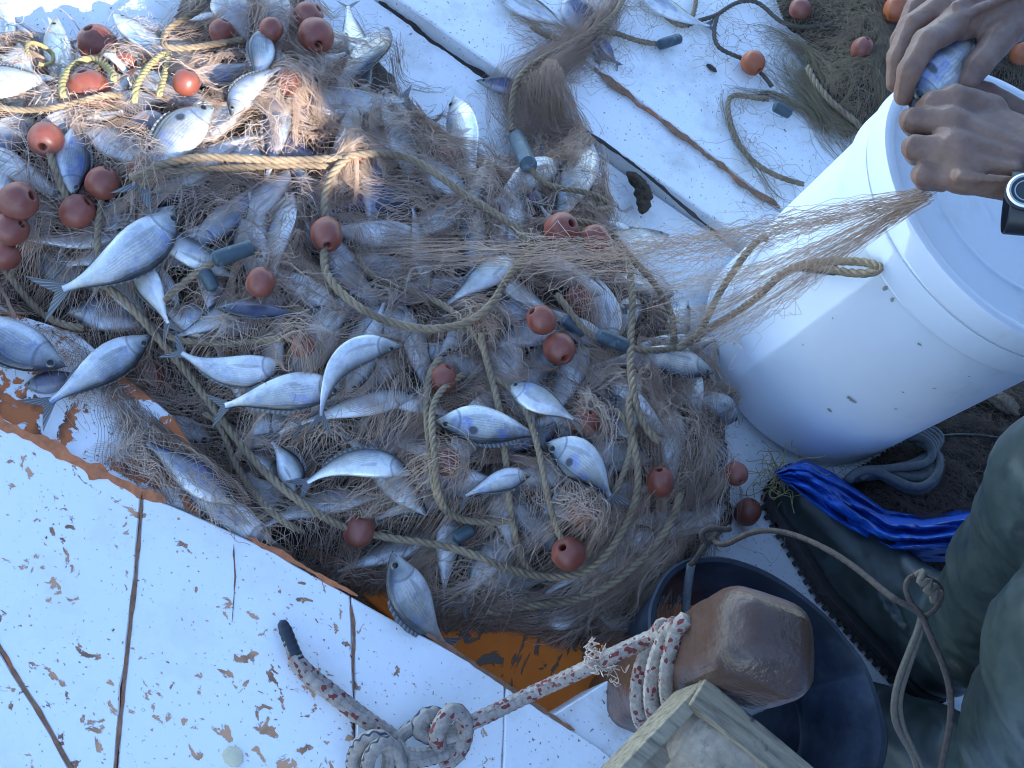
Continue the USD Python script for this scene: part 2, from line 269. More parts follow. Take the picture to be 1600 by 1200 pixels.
def tube(p, r, k=8, caps=True):
    """a tube along the points p; r a number, one per point, or an array (points, k)"""
    p = np.asarray(p, float)
    t, n, b = frames(p)
    a = np.linspace(0, 2 * np.pi, k, endpoint=False)
    r = np.broadcast_to(np.asarray(r, float).reshape(-1, 1) if np.ndim(r) < 2 else r, (len(p), k))
    v = p[:, None] + r[..., None] * (np.cos(a)[None, :, None] * n[:, None] + np.sin(a)[None, :, None] * b[:, None])
    v = v.reshape(-1, 3)
    i = np.arange(len(p) - 1)[:, None] * k; j = np.arange(k)[None]; j2 = (j + 1) % k
    f = np.stack([i + j, i + j2, i + k + j2, i + k + j], -1).reshape(-1, 4)
    f = np.vstack([f[:, [0, 1, 2]], f[:, [0, 2, 3]]])
    if caps:
        v = np.vstack([v, p[0] - t[0] * r[0].mean() * .4, p[-1] + t[-1] * r[-1].mean() * .4]); m = len(p) * k
        f = np.vstack([f, np.stack([(j[0] + 1) % k, j[0], np.full(k, m)], 1), np.stack([(len(p) - 1) * k + j[0], (len(p) - 1) * k + (j[0] + 1) % k, np.full(k, m + 1)], 1)])
    return v, f


def join(parts):
    vs, fs, n = [], [], 0
    for v, f in parts:
        vs.append(np.asarray(v)); fs.append(np.asarray(f) + n); n += len(v)
    return np.vstack(vs), np.vstack(fs)


def twisted(p, R, pitch=3.4, k=6):
    """three-strand laid rope along p"""
    t, n, b = frames(p)
    L = np.r_[0, np.cumsum(np.linalg.norm(np.diff(p, axis=0), axis=1))]
    out = []
    for s in range(3):
        a = 2 * np.pi * (L / (pitch * 2 * R) + s / 3)
        c = p + R * .5 * (np.cos(a)[:, None] * n + np.sin(a)[:, None] * b)
        out.append(tube(c, R * .56, k))
    return join(out)


def braided(p, R, k=20, seed=0):
    t, n, b = frames(p)
    L = np.r_[0, np.cumsum(np.linalg.norm(np.diff(p, axis=0), axis=1))]
    a = np.linspace(0, 2 * np.pi, k, endpoint=False)
    q = L[:, None] / (R * 1.25) * np.pi
    r = R * .80 * (1 + .07 * np.sin(q * 1.6 + 4 * a[None]) * np.sin(q * 1.6 - 4 * a[None]))
    r = r * (1 + .05 * (meshkit.noise(np.stack([L / .02, L * 0 + seed, L * 0], 1)) - .5))[:, None]
    v, f = tube(p, r, k)
    co = np.zeros((len(v), 3)); m = len(p) * k
    co[:m, 0] = np.repeat(L, k); co[:m, 1] = np.tile(a / (2 * np.pi), len(p)); co[:m, 2] = seed
    co[m:] = co[m - 1]; co[m] = co[0]
    return v, f, co


def ring_polygon(poly, z0, z1, bevel=.0015):
    """a board: the polygon's outline between two heights, its upper edge broken"""
    poly = shapely.geometry.polygon.orient(poly, 1)
    inner = poly.buffer(-bevel, join_style=2)
    if inner.is_empty or inner.geom_type != 'Polygon' or len(inner.exterior.coords) != len(poly.exterior.coords):
        m = trimesh.creation.extrude_polygon(poly, z1 - z0, engine='earcut'); m.apply_translation([0, 0, z0]); return m
    o = np.array(poly.exterior.coords)[:-1]; i = np.array(inner.exterior.coords)[:-1]
    s = np.argmin(np.linalg.norm(i - o[0], axis=1)); i = np.roll(i, -s, 0)
    if Polygon(i).exterior.is_ccw != Polygon(o).exterior.is_ccw: i = np.roll(i[::-1], 1, 0)
    n = len(o)
    v = np.vstack([np.c_[o, np.full(n, z0)], np.c_[o, np.full(n, z1 - bevel)], np.c_[i, np.full(n, z1)]])
    k = np.arange(n); k2 = (k + 1) % n; f = []
    for a in (0, n):
        f += [np.stack([k + a, k2 + a, k2 + a + n], 1), np.stack([k + a, k2 + a + n, k + a + n], 1)]
    tv, tf = trimesh.creation.triangulate_polygon(Polygon(i), engine='earcut')
    idx = np.array([np.argmin(np.linalg.norm(i - q, axis=1)) for q in tv])
    f.append(idx[tf] + 2 * n)
    m = trimesh.Trimesh(v, np.vstack(f), process=False)
    return m


def jag(pts, amp=.0012, step=.012, seed=0):
    """the closed outline with more points, a little uneven"""
    r = np.random.default_rng(seed); out = []
    pts = np.asarray(pts, float)
    for a, b in zip(pts, np.roll(pts, -1, 0)):
        n = max(int(np.linalg.norm(b - a) / step), 1)
        for k in range(n):
            q = a + (b - a) * k / n
            out.append(q if k == 0 else q + r.normal(0, amp, 2))
    return Polygon(out)


def pxpoly(px, z):
    return np.array([W(u, v, z)[:2] for u, v in px])


def surface_nets(D, lo, h):
    """a closed quad surface of the zero set of the sampled distance D"""
    inside = D < 0
    nx, ny, nz = D.shape
    c = np.stack([inside[i:nx - 1 + i, j:ny - 1 + j, k:nz - 1 + k] for i in (0, 1) for j in (0, 1) for k in (0, 1)], -1)
    cell = c.any(-1) & ~c.all(-1)
    idx = -np.ones(cell.shape, int); ijk = np.argwhere(cell); idx[cell] = np.arange(len(ijk))
    acc = np.zeros((len(ijk), 3)); cnt = np.zeros(len(ijk))
    corners = np.array([(i, j, k) for i in (0, 1) for j in (0, 1) for k in (0, 1)])
    vals = np.stack([D[tuple((ijk + q).T)] for q in corners], -1)
    for a in range(8):
        for b in range(a + 1, 8):
            if np.abs(corners[a] - corners[b]).sum() != 1: continue
            va, vb = vals[:, a], vals[:, b]; m = (va < 0) != (vb < 0)
            t = va[m] / (va[m] - vb[m])
            acc[m] += corners[a] + (corners[b] - corners[a]) * t[:, None]; cnt[m] += 1
    v = lo + h * (ijk + acc / np.maximum(cnt, 1)[:, None])
    faces = []
    for ax in range(3):
        sl0 = [slice(None)] * 3; sl1 = [slice(None)] * 3; sl0[ax] = slice(0, -1); sl1[ax] = slice(1, None)
        a, b = inside[tuple(sl0)], inside[tuple(sl1)]
        e = np.argwhere(a != b); o1, o2 = [(1, 2), (2, 0), (0, 1)][ax]
        ok = (e[:, o1] > 0) & (e[:, o2] > 0) & (e[:, o1] < cell.shape[o1]) & (e[:, o2] < cell.shape[o2]); e = e[ok]
        d1 = np.zeros(3, int); d1[o1] = 1; d2 = np.zeros(3, int); d2[o2] = 1
        q = np.stack([idx[tuple((e - d1 - d2).T)], idx[tuple((e - d2).T)], idx[tuple(e.T)], idx[tuple((e - d1).T)]], 1)
        flip = ~a[tuple(e.T)]
        q[flip] = q[flip][:, ::-1]
        faces.append(q[(q >= 0).all(1)])
    q = np.vstack(faces)
    m = trimesh.Trimesh(v, np.vstack([q[:, [0, 1, 2]], q[:, [0, 2, 3]]]), process=False)
    return m


class SDF:
    def __init__(s, lo, hi, h):
        s.lo, s.h = np.asarray(lo, float), h
        s.n = np.ceil((np.asarray(hi) - s.lo) / h).astype(int) + 1
        s.D = np.full(s.n, .08)

    def local(s, lo, hi):
        a = np.clip(np.floor((lo - s.lo) / s.h).astype(int), 0, s.n); b = np.clip(np.ceil((hi - s.lo) / s.h).astype(int) + 1, 0, s.n)
        g = np.stack(np.meshgrid(*[s.lo[k] + s.h * np.arange(a[k], b[k]) for k in range(3)], indexing='ij'), -1)
        return tuple(slice(a[k], b[k]) for k in range(3)), g

    def add(s, d, sl, k):
        o = s.D[sl]
        if k <= 0: s.D[sl] = np.minimum(o, d); return
        hh = np.maximum(k - np.abs(o - d), 0) / k
        s.D[sl] = np.minimum(o, d) - hh * hh * k / 4

    def bone(s, a, b, ra, rb, k=.004, squash=None):
        a, b = np.asarray(a, float), np.asarray(b, float); R = max(ra, rb) + k + .012
        sl, g = s.local(np.minimum(a, b) - R, np.maximum(a, b) + R)
        if g.size == 0: return
        ba = b - a; q = g - a; t = np.clip((q @ ba) / max(ba @ ba, 1e-12), 0, 1)
        e = q - t[..., None] * ba
        if squash is not None:  # flatter along one direction
            n, w = squash; c = e @ n; e = e + (c * (w - 1))[..., None] * n
        s.add(np.linalg.norm(e, axis=-1) - (ra + (rb - ra) * t), sl, k)

    def chain(s, pts, k=.004, squash=None):
        for (a, ra), (b, rb) in zip(pts[:-1], pts[1:]): s.bone(a, b, ra, rb, k, squash)

    def merge(s, o, k):
        s.add(o.D, tuple(slice(0, n) for n in s.n), k)

    def mesh(s, it=6, one=False):
        m = surface_nets(s.D, s.lo, s.h)
        trimesh.smoothing.filter_taubin(m, iterations=it)
        v = np.array(m.vertices); e = m.edges_unique; S = np.zeros_like(v); c = np.zeros(len(v))
        for a, b in ((0, 1), (1, 0)): np.add.at(S, e[:, a], v[e[:, b]]); np.add.at(c, e[:, a], 1)
        q = S / np.maximum(c, 1)[:, None]; far = np.linalg.norm(v - q, axis=1) > .8 * s.h
        for _ in range(6): v[far] = q[far]; S[:] = 0; [np.add.at(S, e[:, a], v[e[:, b]]) for a, b in ((0, 1), (1, 0))]; q = S / np.maximum(c, 1)[:, None]
        m.vertices = v
        parts = m.split(only_watertight=False)
        return max(parts, key=lambda p: len(p.vertices)) if len(parts) > 1 and one else m


# ------------------------------------------------------------------ the deck and boards
water = obj('water', (A([[-30, -30, -.9], [30, -30, -.9], [30, 30, -.9], [-30, 30, -.9]]), A([[0, 1, 2], [0, 2, 3]])), MAT['water'], kind='structure')
deck = thing('deck', kind='structure')


def line_y(p, q):
    d = q - p; s = d[1] / d[0]
    return lambda x: p[1] + s * (x - p[0])


S1 = line_y(W(590, 0, 0), W(1125, 370, 0)); S2 = line_y(W(930, 110, .02), W(1210, 322, .02))
XL, XR = -1.3, 1.4
def strip(f0, f1, z0, z1, m, name='plank', seed=0, gap=.0012):
    lo = [(x, f0(x) + gap) for x in np.linspace(XL, XR, 40)]; hi = [(x, f1(x) - gap) for x in np.linspace(XR, XL, 40)]
    r = np.random.default_rng(seed); pts = np.array(lo + hi); pts[:, 1] += r.normal(0, .0006, len(pts))
    return obj(name, ring_polygon(Polygon(pts), z0, z1, .002), m, deck)
strip(lambda x: S1(x) - 1.6, lambda x: S1(x) + 1.5, -.08, -.035, MAT['dark_gap'], 'underlay')
for k, (a, b) in enumerate(((-.17, 0), (-.36, -.17), (-.56, -.36), (-.78, -.56), (-1.5, -.78))):
    strip(lambda x, a=a: S1(x) + a, lambda x, b=b: S1(x) + b, -.034, 0., MAT['deck'], seed=k, gap=.0012 if k else .0035)
strip(lambda x: S1(x) + .002, S2, -.034, .020, MAT['deck2'], seed=11)
strip(S2, lambda x: S2(x) + .42, -.034, .026, MAT['deck2'], seed=12)
strip(lambda x: S2(x) + .42, lambda x: S2(x) + 1.2, -.034, .026, MAT['deck2'], seed=13)


def edge_strip(px, z, w, m, name, parent, seed=0, amp=.6):
    """a worn streak along the line: bare wood where the paint has come away"""
    r = np.random.default_rng(seed)
    p = np.array([W(u, v, z)[:2] for u, v in px]); L = np.r_[0, np.cumsum(np.linalg.norm(np.diff(p, axis=0), axis=1))]
    s = np.arange(0, L[-1], .0035); q = np.stack([np.interp(s, L, p[:, k]) for k in (0, 1)], 1)
    t = np.gradient(q, axis=0); t /= np.linalg.norm(t, axis=1, keepdims=True); n = np.stack([-t[:, 1], t[:, 0]], 1)
    e = np.minimum(1, np.minimum(s, L[-1] - s) / .01 + .1)[:, None]
    nz = lambda sd: (meshkit.fbm(np.stack([s / .018, s * 0 + sd, s * 0], 1), 3, seed)[:, None] - .5) * 2 * amp * 1.6
    a = q + n * w * np.maximum(.15, .5 + nz(1.3)) * e; b = q - n * w * np.maximum(.15, .5 + nz(7.7)) * e
    k = len(q); v = np.vstack([np.c_[a, np.full(k, z + .0004)], np.c_[b, np.full(k, z + .0004)], np.c_[a, np.full(k, z - .001)], np.c_[b, np.full(k, z - .001)]])
    i = np.arange(k - 1); f = []
    for x, y in ((0, k), (2 * k, 0), (k, 3 * k)):
        f += [np.stack([x + i, y + i, y + i + 1], 1), np.stack([x + i, y + i + 1, x + i + 1], 1)]
    return obj(name, (v, np.vstack(f)), m, parent)


edge_strip([(936, 112), (1010, 172), (1080, 222), (1130, 262), (1175, 300), (1222, 326)], .0262, .008, MAT['bare'], 'bare_edge', deck, 3)
edge_strip([(905, 195), (960, 235), (1010, 272), (1060, 315), (1128, 372)], .0202, .004, MAT['dark_gap'], 'bare_edge', deck, 5)
edge_strip([(592, 2), (640, 35), (690, 75), (740, 108), (800, 150)], .0003, .006, MAT['dark_gap'], 'bare_edge', deck, 6)

side = thing('side_deck', kind='structure')
ZB = .10
obj('filler', ring_polygon(Polygon(pxpoly([(-200, 545), (75, 698), (222, 776), (430, 870), (560, 943), (700, 1020), (850, 1120), (960, 1190), (1060, 1340), (-200, 1340)], ZB - .006)), 0., ZB - .006), MAT['bare'], side)
L2 = [(-160, 760), (0, 1015), (60, 1110), (110, 1200), (170, 1330)]; L1 = [(222, 768), (212, 900), (200, 1000), (185, 1150), (170, 1330)]
L3 = [(548, 930), (553, 1060), (558, 1330)]; L4 = [(790, 1068), (786, 1180), (782, 1330)]
boards = [([(-200, 760)] + L2 + [(-200, 1330)], 'board'), ([(-200, 540), (-80, 607), (75, 690)] + L1 + L2[::-1][1:], 'board'), (L1[::-1] + [(330, 815), (430, 862)] + L3, 'board'),
          (L3[::-1] + [(620, 970), (700, 1012)] + L4, 'board_few'), (L4[::-1] + [(850, 1112), (905, 1146), (960, 1185), (1060, 1330)], 'board_dirty')]
for k, (px, m) in enumerate(boards):
    obj('plank', ring_polygon(jag(Polygon(pxpoly(px, ZB)).buffer(-.0009, join_style=2).exterior.coords[:-1], .0005, .02, k), ZB - .035, ZB, .0015), MAT[m], side)
edge_strip(L1, ZB, .0024, MAT['bare'], 'bare_seam', side, 21); edge_strip(L2, ZB, .0032, MAT['bare'], 'bare_seam', side, 22, .45)
edge_strip([(365, 850), (368, 900), (362, 975)], ZB, .0014, MAT['bare'], 'bare_seam', side, 23); edge_strip([(549, 945), (553, 1000), (552, 1085)], ZB, .0026, MAT['bare'], 'bare_seam', side, 24)
edge_strip([(-100, 600), (0, 658), (75, 692), (140, 728), (190, 752), (262, 786)], ZB, .010, MAT['bare_orange'], 'bare_edge', side, 25)
edge_strip([(385, 838), (440, 866), (500, 900), (560, 932)], ZB, .005, MAT['bare_orange'], 'bare_edge', side, 26)
edge_strip([(620, 968), (700, 1010), (800, 1078), (850, 1110), (900, 1142)], ZB, .0035, MAT['bare'], 'bare_edge', side, 27)
obj('plank', ring_polygon(Polygon(pxpoly([(862, 1118), (952, 1062), (1000, 1050), (1080, 1260), (985, 1215)], ZB - .004)), 0, ZB - .004, .0015), MAT['board_dirty'], side)
ledge = obj('ledge', ring_polygon(Polygon(pxpoly([(-200, 420), (120, 520), (270, 650), (350, 770), (345, 812), (222, 774), (75, 696), (-80, 612), (-200, 545)], ZB - .012)), 0, ZB - .012), MAT['ledge'], kind='structure')
obj('floor_board', ring_polygon(Polygon(pxpoly([(470, 850), (760, 820), (1080, 880), (1120, 1060), (1000, 1240), (850, 1130), (700, 1040)], .02)), .001, .02), MAT['orange'], kind='structure')
# pale fish scale and crumbs stuck to the boards
def blob(c, r, m, name, seed=0, flat=.5, amp=.35, lv=3, freq=None, **kw):
    s = trimesh.creation.icosphere(lv); v = s.vertices
    v = v * (1 + amp * (meshkit.fbm(v * (freq or 2.2) + seed * 3.1 + 20, 4, seed)[:, None] - .5) * 2)
    r = np.broadcast_to(r, 3)
    v = v * r
    return obj(name, (v + np.asarray(c), s.faces), m, smooth=True, **kw)
blob(W(364, 1182, ZB + .0008), (.009, .008, .0016), MAT['shell'], 'fish_scale', 2, label='pale yellow oval scrap lying on the white boards at the lower edge', cat='scrap')
lp = W(1005, 300, .022)
lb = trimesh.creation.icosphere(4); v = lb.vertices * A([.034, .012, .009]); v[:, 1] -= (v[:, 0] / .034) ** 2 * .012
v = v + (meshkit.fbm(v * 120 + 9, 4)[:, None] - .5) * .013 * lb.vertices
a = -.75; v = np.stack([v[:, 0] * math.cos(a) - v[:, 1] * math.sin(a), v[:, 0] * math.sin(a) + v[:, 1] * math.cos(a), v[:, 2]], 1)
obj('dried_weed', (v + lp, lb.faces), MAT['lump'], smooth=True, label='curved dark brown clump of dried weed on the white plank beside the black seam', cat='weed clump')
for k, (u, v_, l) in enumerate(((1112, 106, 'small brown crumb lying on white plank below the looped dark rope'),)):
    blob(W(u, v_, .029), (.009, .004, .003), MAT['debris'], 'crumb', k, label=l, cat='crumb')

# ------------------------------------------------------------------ height map of the pile
X0, X1, Y0, Y1, HS = -1.0, 1.0, -.70, 1.15, .004
gx, gy = np.arange(X0, X1, HS), np.arange(Y0, Y1, HS)
GX, GY = np.meshgrid(gx, gy, indexing='ij')


def inside(px, z):
    return shapely.contains_xy(Polygon(pxpoly(px, z)), GX, GY)


FLOOR = np.where(inside([(-400, 380), (120, 520), (300, 700), (470, 850), (430, 866), (222, 774), (75, 696), (-80, 612), (-400, 440)], ZB - .012), ZB - .012, 0.)
FLOOR = np.where(GY > S1(GX), .02, FLOOR); FLOOR = np.where(GY > S2(GX), .026, FLOOR)
PILE = [(-300, -10), (-60, 35), (70, 70), (125, 95), (175, 60), (255, 60), (300, -60), (450, -60), (530, 40), (625, 100), (640, 170), (720, 205), (800, 255), (930, 255), (955, 310), (990, 375), (1015, 430), (1060, 525), (1120, 560), (1150, 640), (1152, 720), (1165, 800),
        (1105, 860), (1060, 960), (1000, 990), (900, 995), (800, 975), (700, 980), (600, 915), (520, 890), (430, 850), (335, 780), (275, 715), (215, 650), (150, 595), (40, 550), (-300, 470)]
UPPER = [(1195, -60), (1230, 40), (1262, 60), (1268, 150), (1320, 215), (1390, 180), (1480, 120), (1720, 160), (1800, -60), (1560, -150), (1300, -120)]
LOWER = [(1300, 760), (1360, 715), (1440, 670), (1540, 590), (1700, 520), (1800, 650), (1700, 800), (1580, 880), (1500, 905), (1430, 890), (1350, 830)]
def mound(px, hmax, L, z=.03):
    return hmax * (1 - np.exp(-ndimage.distance_transform_edt(inside(px, z)) * HS / L))
nz = meshkit.fbm(np.stack([GX / .07, GY / .07, GX * 0], -1), 3, 4) - .5
m1 = mound(PILE, .125, .065); m2 = mound(UPPER, .07, .05); m3 = mound(LOWER, .05, .05)
HM = np.maximum(FLOOR, np.where(m1 > 0, m1 * (1 + .5 * nz) + .0, 0)); HM = np.maximum(HM, FLOOR + m2 * (1 + .9 * nz)); HM = np.maximum(HM, FLOOR + m3 * (1 + .8 * nz))
HM = ndimage.gaussian_filter(HM, 1.5)
BASE = HM.copy()


def hz(x, y, H=None):
    H = HM if H is None else H
    x, y = np.asarray(x, float), np.asarray(y, float)
    return ndimage.map_coordinates(H, [np.atleast_1d((x - X0) / HS), np.atleast_1d((y - Y0) / HS)], order=1, mode='nearest').reshape(x.shape)


def at(u, v, dz=0., H=None):
    z = .1
    for _ in range(14):
        P = W(u, v, z); z = .5 * z + .5 * (float(hz(P[0], P[1], H)) + dz)
    return W(u, v, z)


def heap_mesh(mask, name, m, low=0.004, **kw):
    mk = ndimage.binary_dilation(mask, iterations=1)
    idx = -np.ones(mk.shape, int); idx[mk] = np.arange(mk.sum())
    q = np.stack([idx[:-1, :-1], idx[1:, :-1], idx[1:, 1:], idx[:-1, 1:]], -1).reshape(-1, 4); q = q[(q >= 0).all(1)]
    n2 = meshkit.fbm(np.stack([GX / .012, GY / .012, GX * 0], -1), 3, 9) - .5
    v = np.stack([GX[mk], GY[mk], (BASE - low + .010 * n2)[mk]], 1)
    return obj(name, (v, np.vstack([q[:, [0, 1, 2]], q[:, [0, 2, 3]]])), m, smooth=True, **kw)


net = thing('fishing_net', 'big tangled heap of pinkish brown netting full of fish, spread across the deck', 'fishing net')
oldnet = thing('fishing_net', 'dark olive heap of old netting on the deck behind the bucket and hands', 'fishing net')
lownet = thing('fishing_net', 'dark brown heap of netting in shade below the bucket, behind the blue sack', 'fishing net')
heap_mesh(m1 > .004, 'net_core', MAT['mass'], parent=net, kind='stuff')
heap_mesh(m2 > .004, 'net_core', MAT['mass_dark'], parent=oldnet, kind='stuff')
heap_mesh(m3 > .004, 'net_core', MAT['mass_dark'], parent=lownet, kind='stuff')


EX = np.zeros_like(HM)
def splat(v, grow=0., ex=0.):
    global HM, EX
    i = np.round((v[:, 0] - X0) / HS).astype(int); j = np.round((v[:, 1] - Y0) / HS).astype(int)
    ok = (i >= 0) & (i < HM.shape[0]) & (j >= 0) & (j < HM.shape[1])
    T = np.full(HM.shape, -9.); np.maximum.at(T, (i[ok], j[ok]), v[ok, 2] + grow)
    T = np.where(T > -8, T, ndimage.maximum_filter(T, 3))
    if ex > 0: EX = np.where(T > HM - .006, np.maximum(ex * (T > -8), EX * 0.), EX)
    HM = np.maximum(HM, T)


# ------------------------------------------------------------------ fish
PS = A([0, .03, .08, .15, .24, .36, .48, .6, .72, .82, .90, .96, 1.0]); PH = A([.05, .19, .36, .62, .86, 1., .97, .82, .58, .36, .22, .165, .18])
prof = lambda s: np.interp(s, PS, PH)
_ps = np.linspace(0, 1, 200); _pp = ndimage.gaussian_filter1d(np.interp(_ps, PS, PH), 4); _pp[0] = .03
prof = lambda s: np.interp(s, _ps, _pp)


def fish(label, pts, width, side=1, roll=0., dz=.0, col='s', under=False, group='fish caught in the net', tail=True, wave=0., cat='fish', H=None, zs=None, name='fish', ex=.8):
    r = np.random.default_rng(abs(hash_(label)) % 99991)
    pts = [A(p, float) for p in pts]
    if len(pts) == 2: pts = [pts[0], (pts[0] + pts[1]) / 2 + r.normal(0, 2.5, 2), pts[1]]
    P = A([at(*p, 0, H) for p in pts]); z = P[:, 2]
    z = .45 * z + .55 * z.mean()
    depth = (P.mean(0) - CC) @ _D
    h = width / 2 / (FPX / depth) * .90 * r.uniform(.94, 1.06)
    wl = .40 * h
    lift = dz + wl * .75
    zz = (z + lift + A([-.002, .003, -.004])) if zs is None else A(zs, float)
    P = A([W(p[0], p[1], q) for p, q in zip(pts, zz)])
    sp = smoothline(P, .001); n = 30
    L = np.linalg.norm(np.diff(sp, axis=0), axis=1).sum()
    ii = np.linspace(0, len(sp) - 1, n); sp = np.stack([np.interp(ii, np.arange(len(sp)), sp[:, k]) for k in range(3)], 1)
    s = np.linspace(0, 1, n)
    T = np.gradient(sp, axis=0); T /= np.linalg.norm(T, axis=1, keepdims=True)
    N = A([0, 0, .75]) + .35 * (CC - P.mean(0)) / np.linalg.norm(CC - P.mean(0)) + r.normal(0, .07, 3); N /= np.linalg.norm(N)
    B = np.cross(N, T); B /= np.linalg.norm(B, axis=1, keepdims=True); B *= side
    Nn = np.cross(T, B) * side
    Dd = math.cos(roll) * B - math.sin(roll) * Nn; La = np.cross(T, Dd)
    sgn = np.sign((La[n // 3] * N).sum()) or 1.; La = La * sgn
    k = 18; a = np.linspace(0, 2 * np.pi, k, endpoint=False); ct, st = np.cos(a), np.sin(a)
    pf = prof(s)
    hd, hv = pf * h * 1.06, pf * h * .96 * (1 + .06 * np.sin(s * 5))
    w = wl * np.minimum(1, (pf * 1.05)) ** .75 * (1 + .10 * ((s > .04) & (s < .215)))
    w[-4:] *= A([.8, .6, .45, .35])
    hgt = np.where(ct[None] > 0, hd[:, None] * ct[None], hv[:, None] * ct[None])
    lat = w[:, None] * np.sign(st)[None] * np.abs(st[None]) ** .9
    v = sp[:, None] + hgt[..., None] * Dd[:, None] + lat[..., None] * La[:, None]
    dent = meshkit.noise(v / .02 + r.uniform(0, 50, 3))[..., None] - .5
    v = v + dent * .11 * h * La[:, None] * np.sign(st)[None, :, None]
    co = np.stack([np.repeat(s[:, None], k, 1), np.repeat(ct[None], n, 0), np.repeat(st[None], n, 0) + r.uniform(0, 9)], -1)
    v = v.reshape(-1, 3); co = co.reshape(-1, 3)
    i = np.arange(n - 1)[:, None] * k; j = np.arange(k)[None]; j2 = (j + 1) % k
    q = np.stack([i + j, i + k + j, i + k + j2, i + j2], -1).reshape(-1, 4)
    if sgn < 0: q = q[:, ::-1]
    f = np.vstack([q[:, [0, 1, 2]], q[:, [0, 2, 3]]])
    nose = sp[0] - T[0] * .10 * h; endp = sp[-1]
    v = np.vstack([v, nose, endp]); co = np.vstack([co, [0, 0, 0], [1, 0, 0]])
    m0 = n * k; cap = np.vstack([np.stack([j[0], j2[0], np.full(k, m0)], 1), np.stack([(n - 1) * k + j2[0], (n - 1) * k + j[0], np.full(k, m0 + 1)], 1)])
    f = np.vstack([f, cap])
    t = thing(name, label, cat, group, loc=P.mean(0)); o = P.mean(0)
    obj('body', (v - o, f), FISHMAT[col], t, smooth=True, co=co)
    # tail fin
    if tail:
        nu, nv = 6, 13; U, V = np.meshgrid(np.linspace(0, 1, nu), np.linspace(-1, 1, nv), indexing='ij')
        Lf = h * r.uniform(1.15, 1.5); out = .42 + .62 * np.abs(V) ** 1.3
        spread = .19 + (.74 + .12 * r.random()) * U * out
        x = Lf * U * out; yv = h * V * spread
        zv = .05 * h * np.sin(V * 3 + r.uniform(0, 6)) * U
        tv = (sp[-2] + x[..., None] * T[-1] + yv[..., None] * Dd[-1] + zv[..., None] * La[-1]).reshape(-1, 3)
        tc = np.stack([U, V * .5, U * 0], -1).reshape(-1, 3); tc[:, 1] *= 1.
        obj('tail_fin', grid_mesh(tv - o, nu, nv), MAT['fin'], t, smooth=True, co=tc)
    def stripfin(name, s0, s1, sg, hh, fold):
        nu, nv = 3, 12; ss = np.linspace(s0, s1, nv); e = np.sin(np.linspace(.25, 1, nv) * np.pi) ** .6
        base = np.stack([np.interp(ss, s, sp[:, c] + sg * (hd if sg > 0 else hv) * .93 * Dd[:, c]) for c in range(3)], 1)
        dd = np.stack([np.interp(ss, s, Dd[:, c]) for c in range(3)], 1) * sg; tt = np.stack([np.interp(ss, s, T[:, c]) for c in range(3)], 1); ll = np.stack([np.interp(ss, s, La[:, c]) for c in range(3)], 1)
        fv = []
        for u in np.linspace(0, 1, nu):
            jit = 1 + .12 * (np.arange(nv) % 2) * u
            fv.append(base + hh * h * u * e[:, None] * jit[:, None] * (dd + .55 * tt + fold * ll))
        fc = np.stack([np.repeat(np.linspace(0, 1, nu)[:, None], nv, 1), np.repeat(np.linspace(0, 1.4, nv)[None], nu, 0), np.zeros((nu, nv))], -1).reshape(-1, 3)
        obj(name, grid_mesh(np.vstack(fv) - o, nu, nv), MAT['fin'], t, smooth=True, co=fc)
    stripfin('dorsal_fin', .30, .86, 1, r.uniform(.10, .26), r.uniform(-.2, .3))
    stripfin('anal_fin', .64, .82, -1, r.uniform(.06, .14), r.uniform(-.2, .3))
    # pectoral fin laid back on the upper flank
    i0 = int(.25 * n); nu, nv = 7, 4; fv = []
    for u in np.linspace(0, 1, nu):
        ic = min(i0 + u * .26 * (n - 1), n - 1); c = A([np.interp(ic, np.arange(n), sp[:, q]) for q in range(3)]); ic = int(ic)
        wd = .13 * np.sin(np.pi * (.12 + .84 * u)) ** .8
        for q in np.linspace(-1, 1, nv):
            tq = -.22 - .16 * u + q * wd
            fv.append(c + h * pf[ic] * tq * Dd[ic] + La[ic] * (w[ic] * math.sqrt(max(1 - tq * tq, .05)) + .012 * h + .05 * h * u))
    fc = np.stack([np.repeat(np.linspace(0, 1, nu)[:, None], nv, 1), np.repeat(np.linspace(0, .6, nv)[None], nu, 0), np.zeros((nu, nv))], -1).reshape(-1, 3)
    obj('pectoral_fin', grid_mesh(A(fv) - o, nu, nv), MAT['fin_clear'], t, smooth=True, co=fc)
    ie = int(round(.115 * (n - 1)))
    for sg in (1, -1):
        c = sp[ie] + .26 * h * Dd[ie] * pf[ie] * 1.6 + sg * La[ie] * w[ie] * .80
        ax = sg * La[ie]
        ey = obj('eye', dome(c - o, ax, T[ie], .205 * h, .07 * h), MAT['iris'], t, smooth=True)
        obj('pupil', dome(c + ax * .03 * h - o, ax, T[ie], .15 * h, .06 * h), MAT['pupil'], ey, smooth=True)
    if under: splat(v, ex=ex)
    return t


def hash_(s):
    x = 7
    for ch in str(s): x = (x * 131 + ord(ch)) % 1000003
    return x


def grid_mesh(v, nu, nv):
    i = np.arange(nu - 1)[:, None] * nv; j = np.arange(nv - 1)[None]
    q = np.stack([i + j, i + j + 1, i + nv + j + 1, i + nv + j], -1).reshape(-1, 4)
    return v, np.vstack([q[:, [0, 1, 2]], q[:, [0, 2, 3]]])


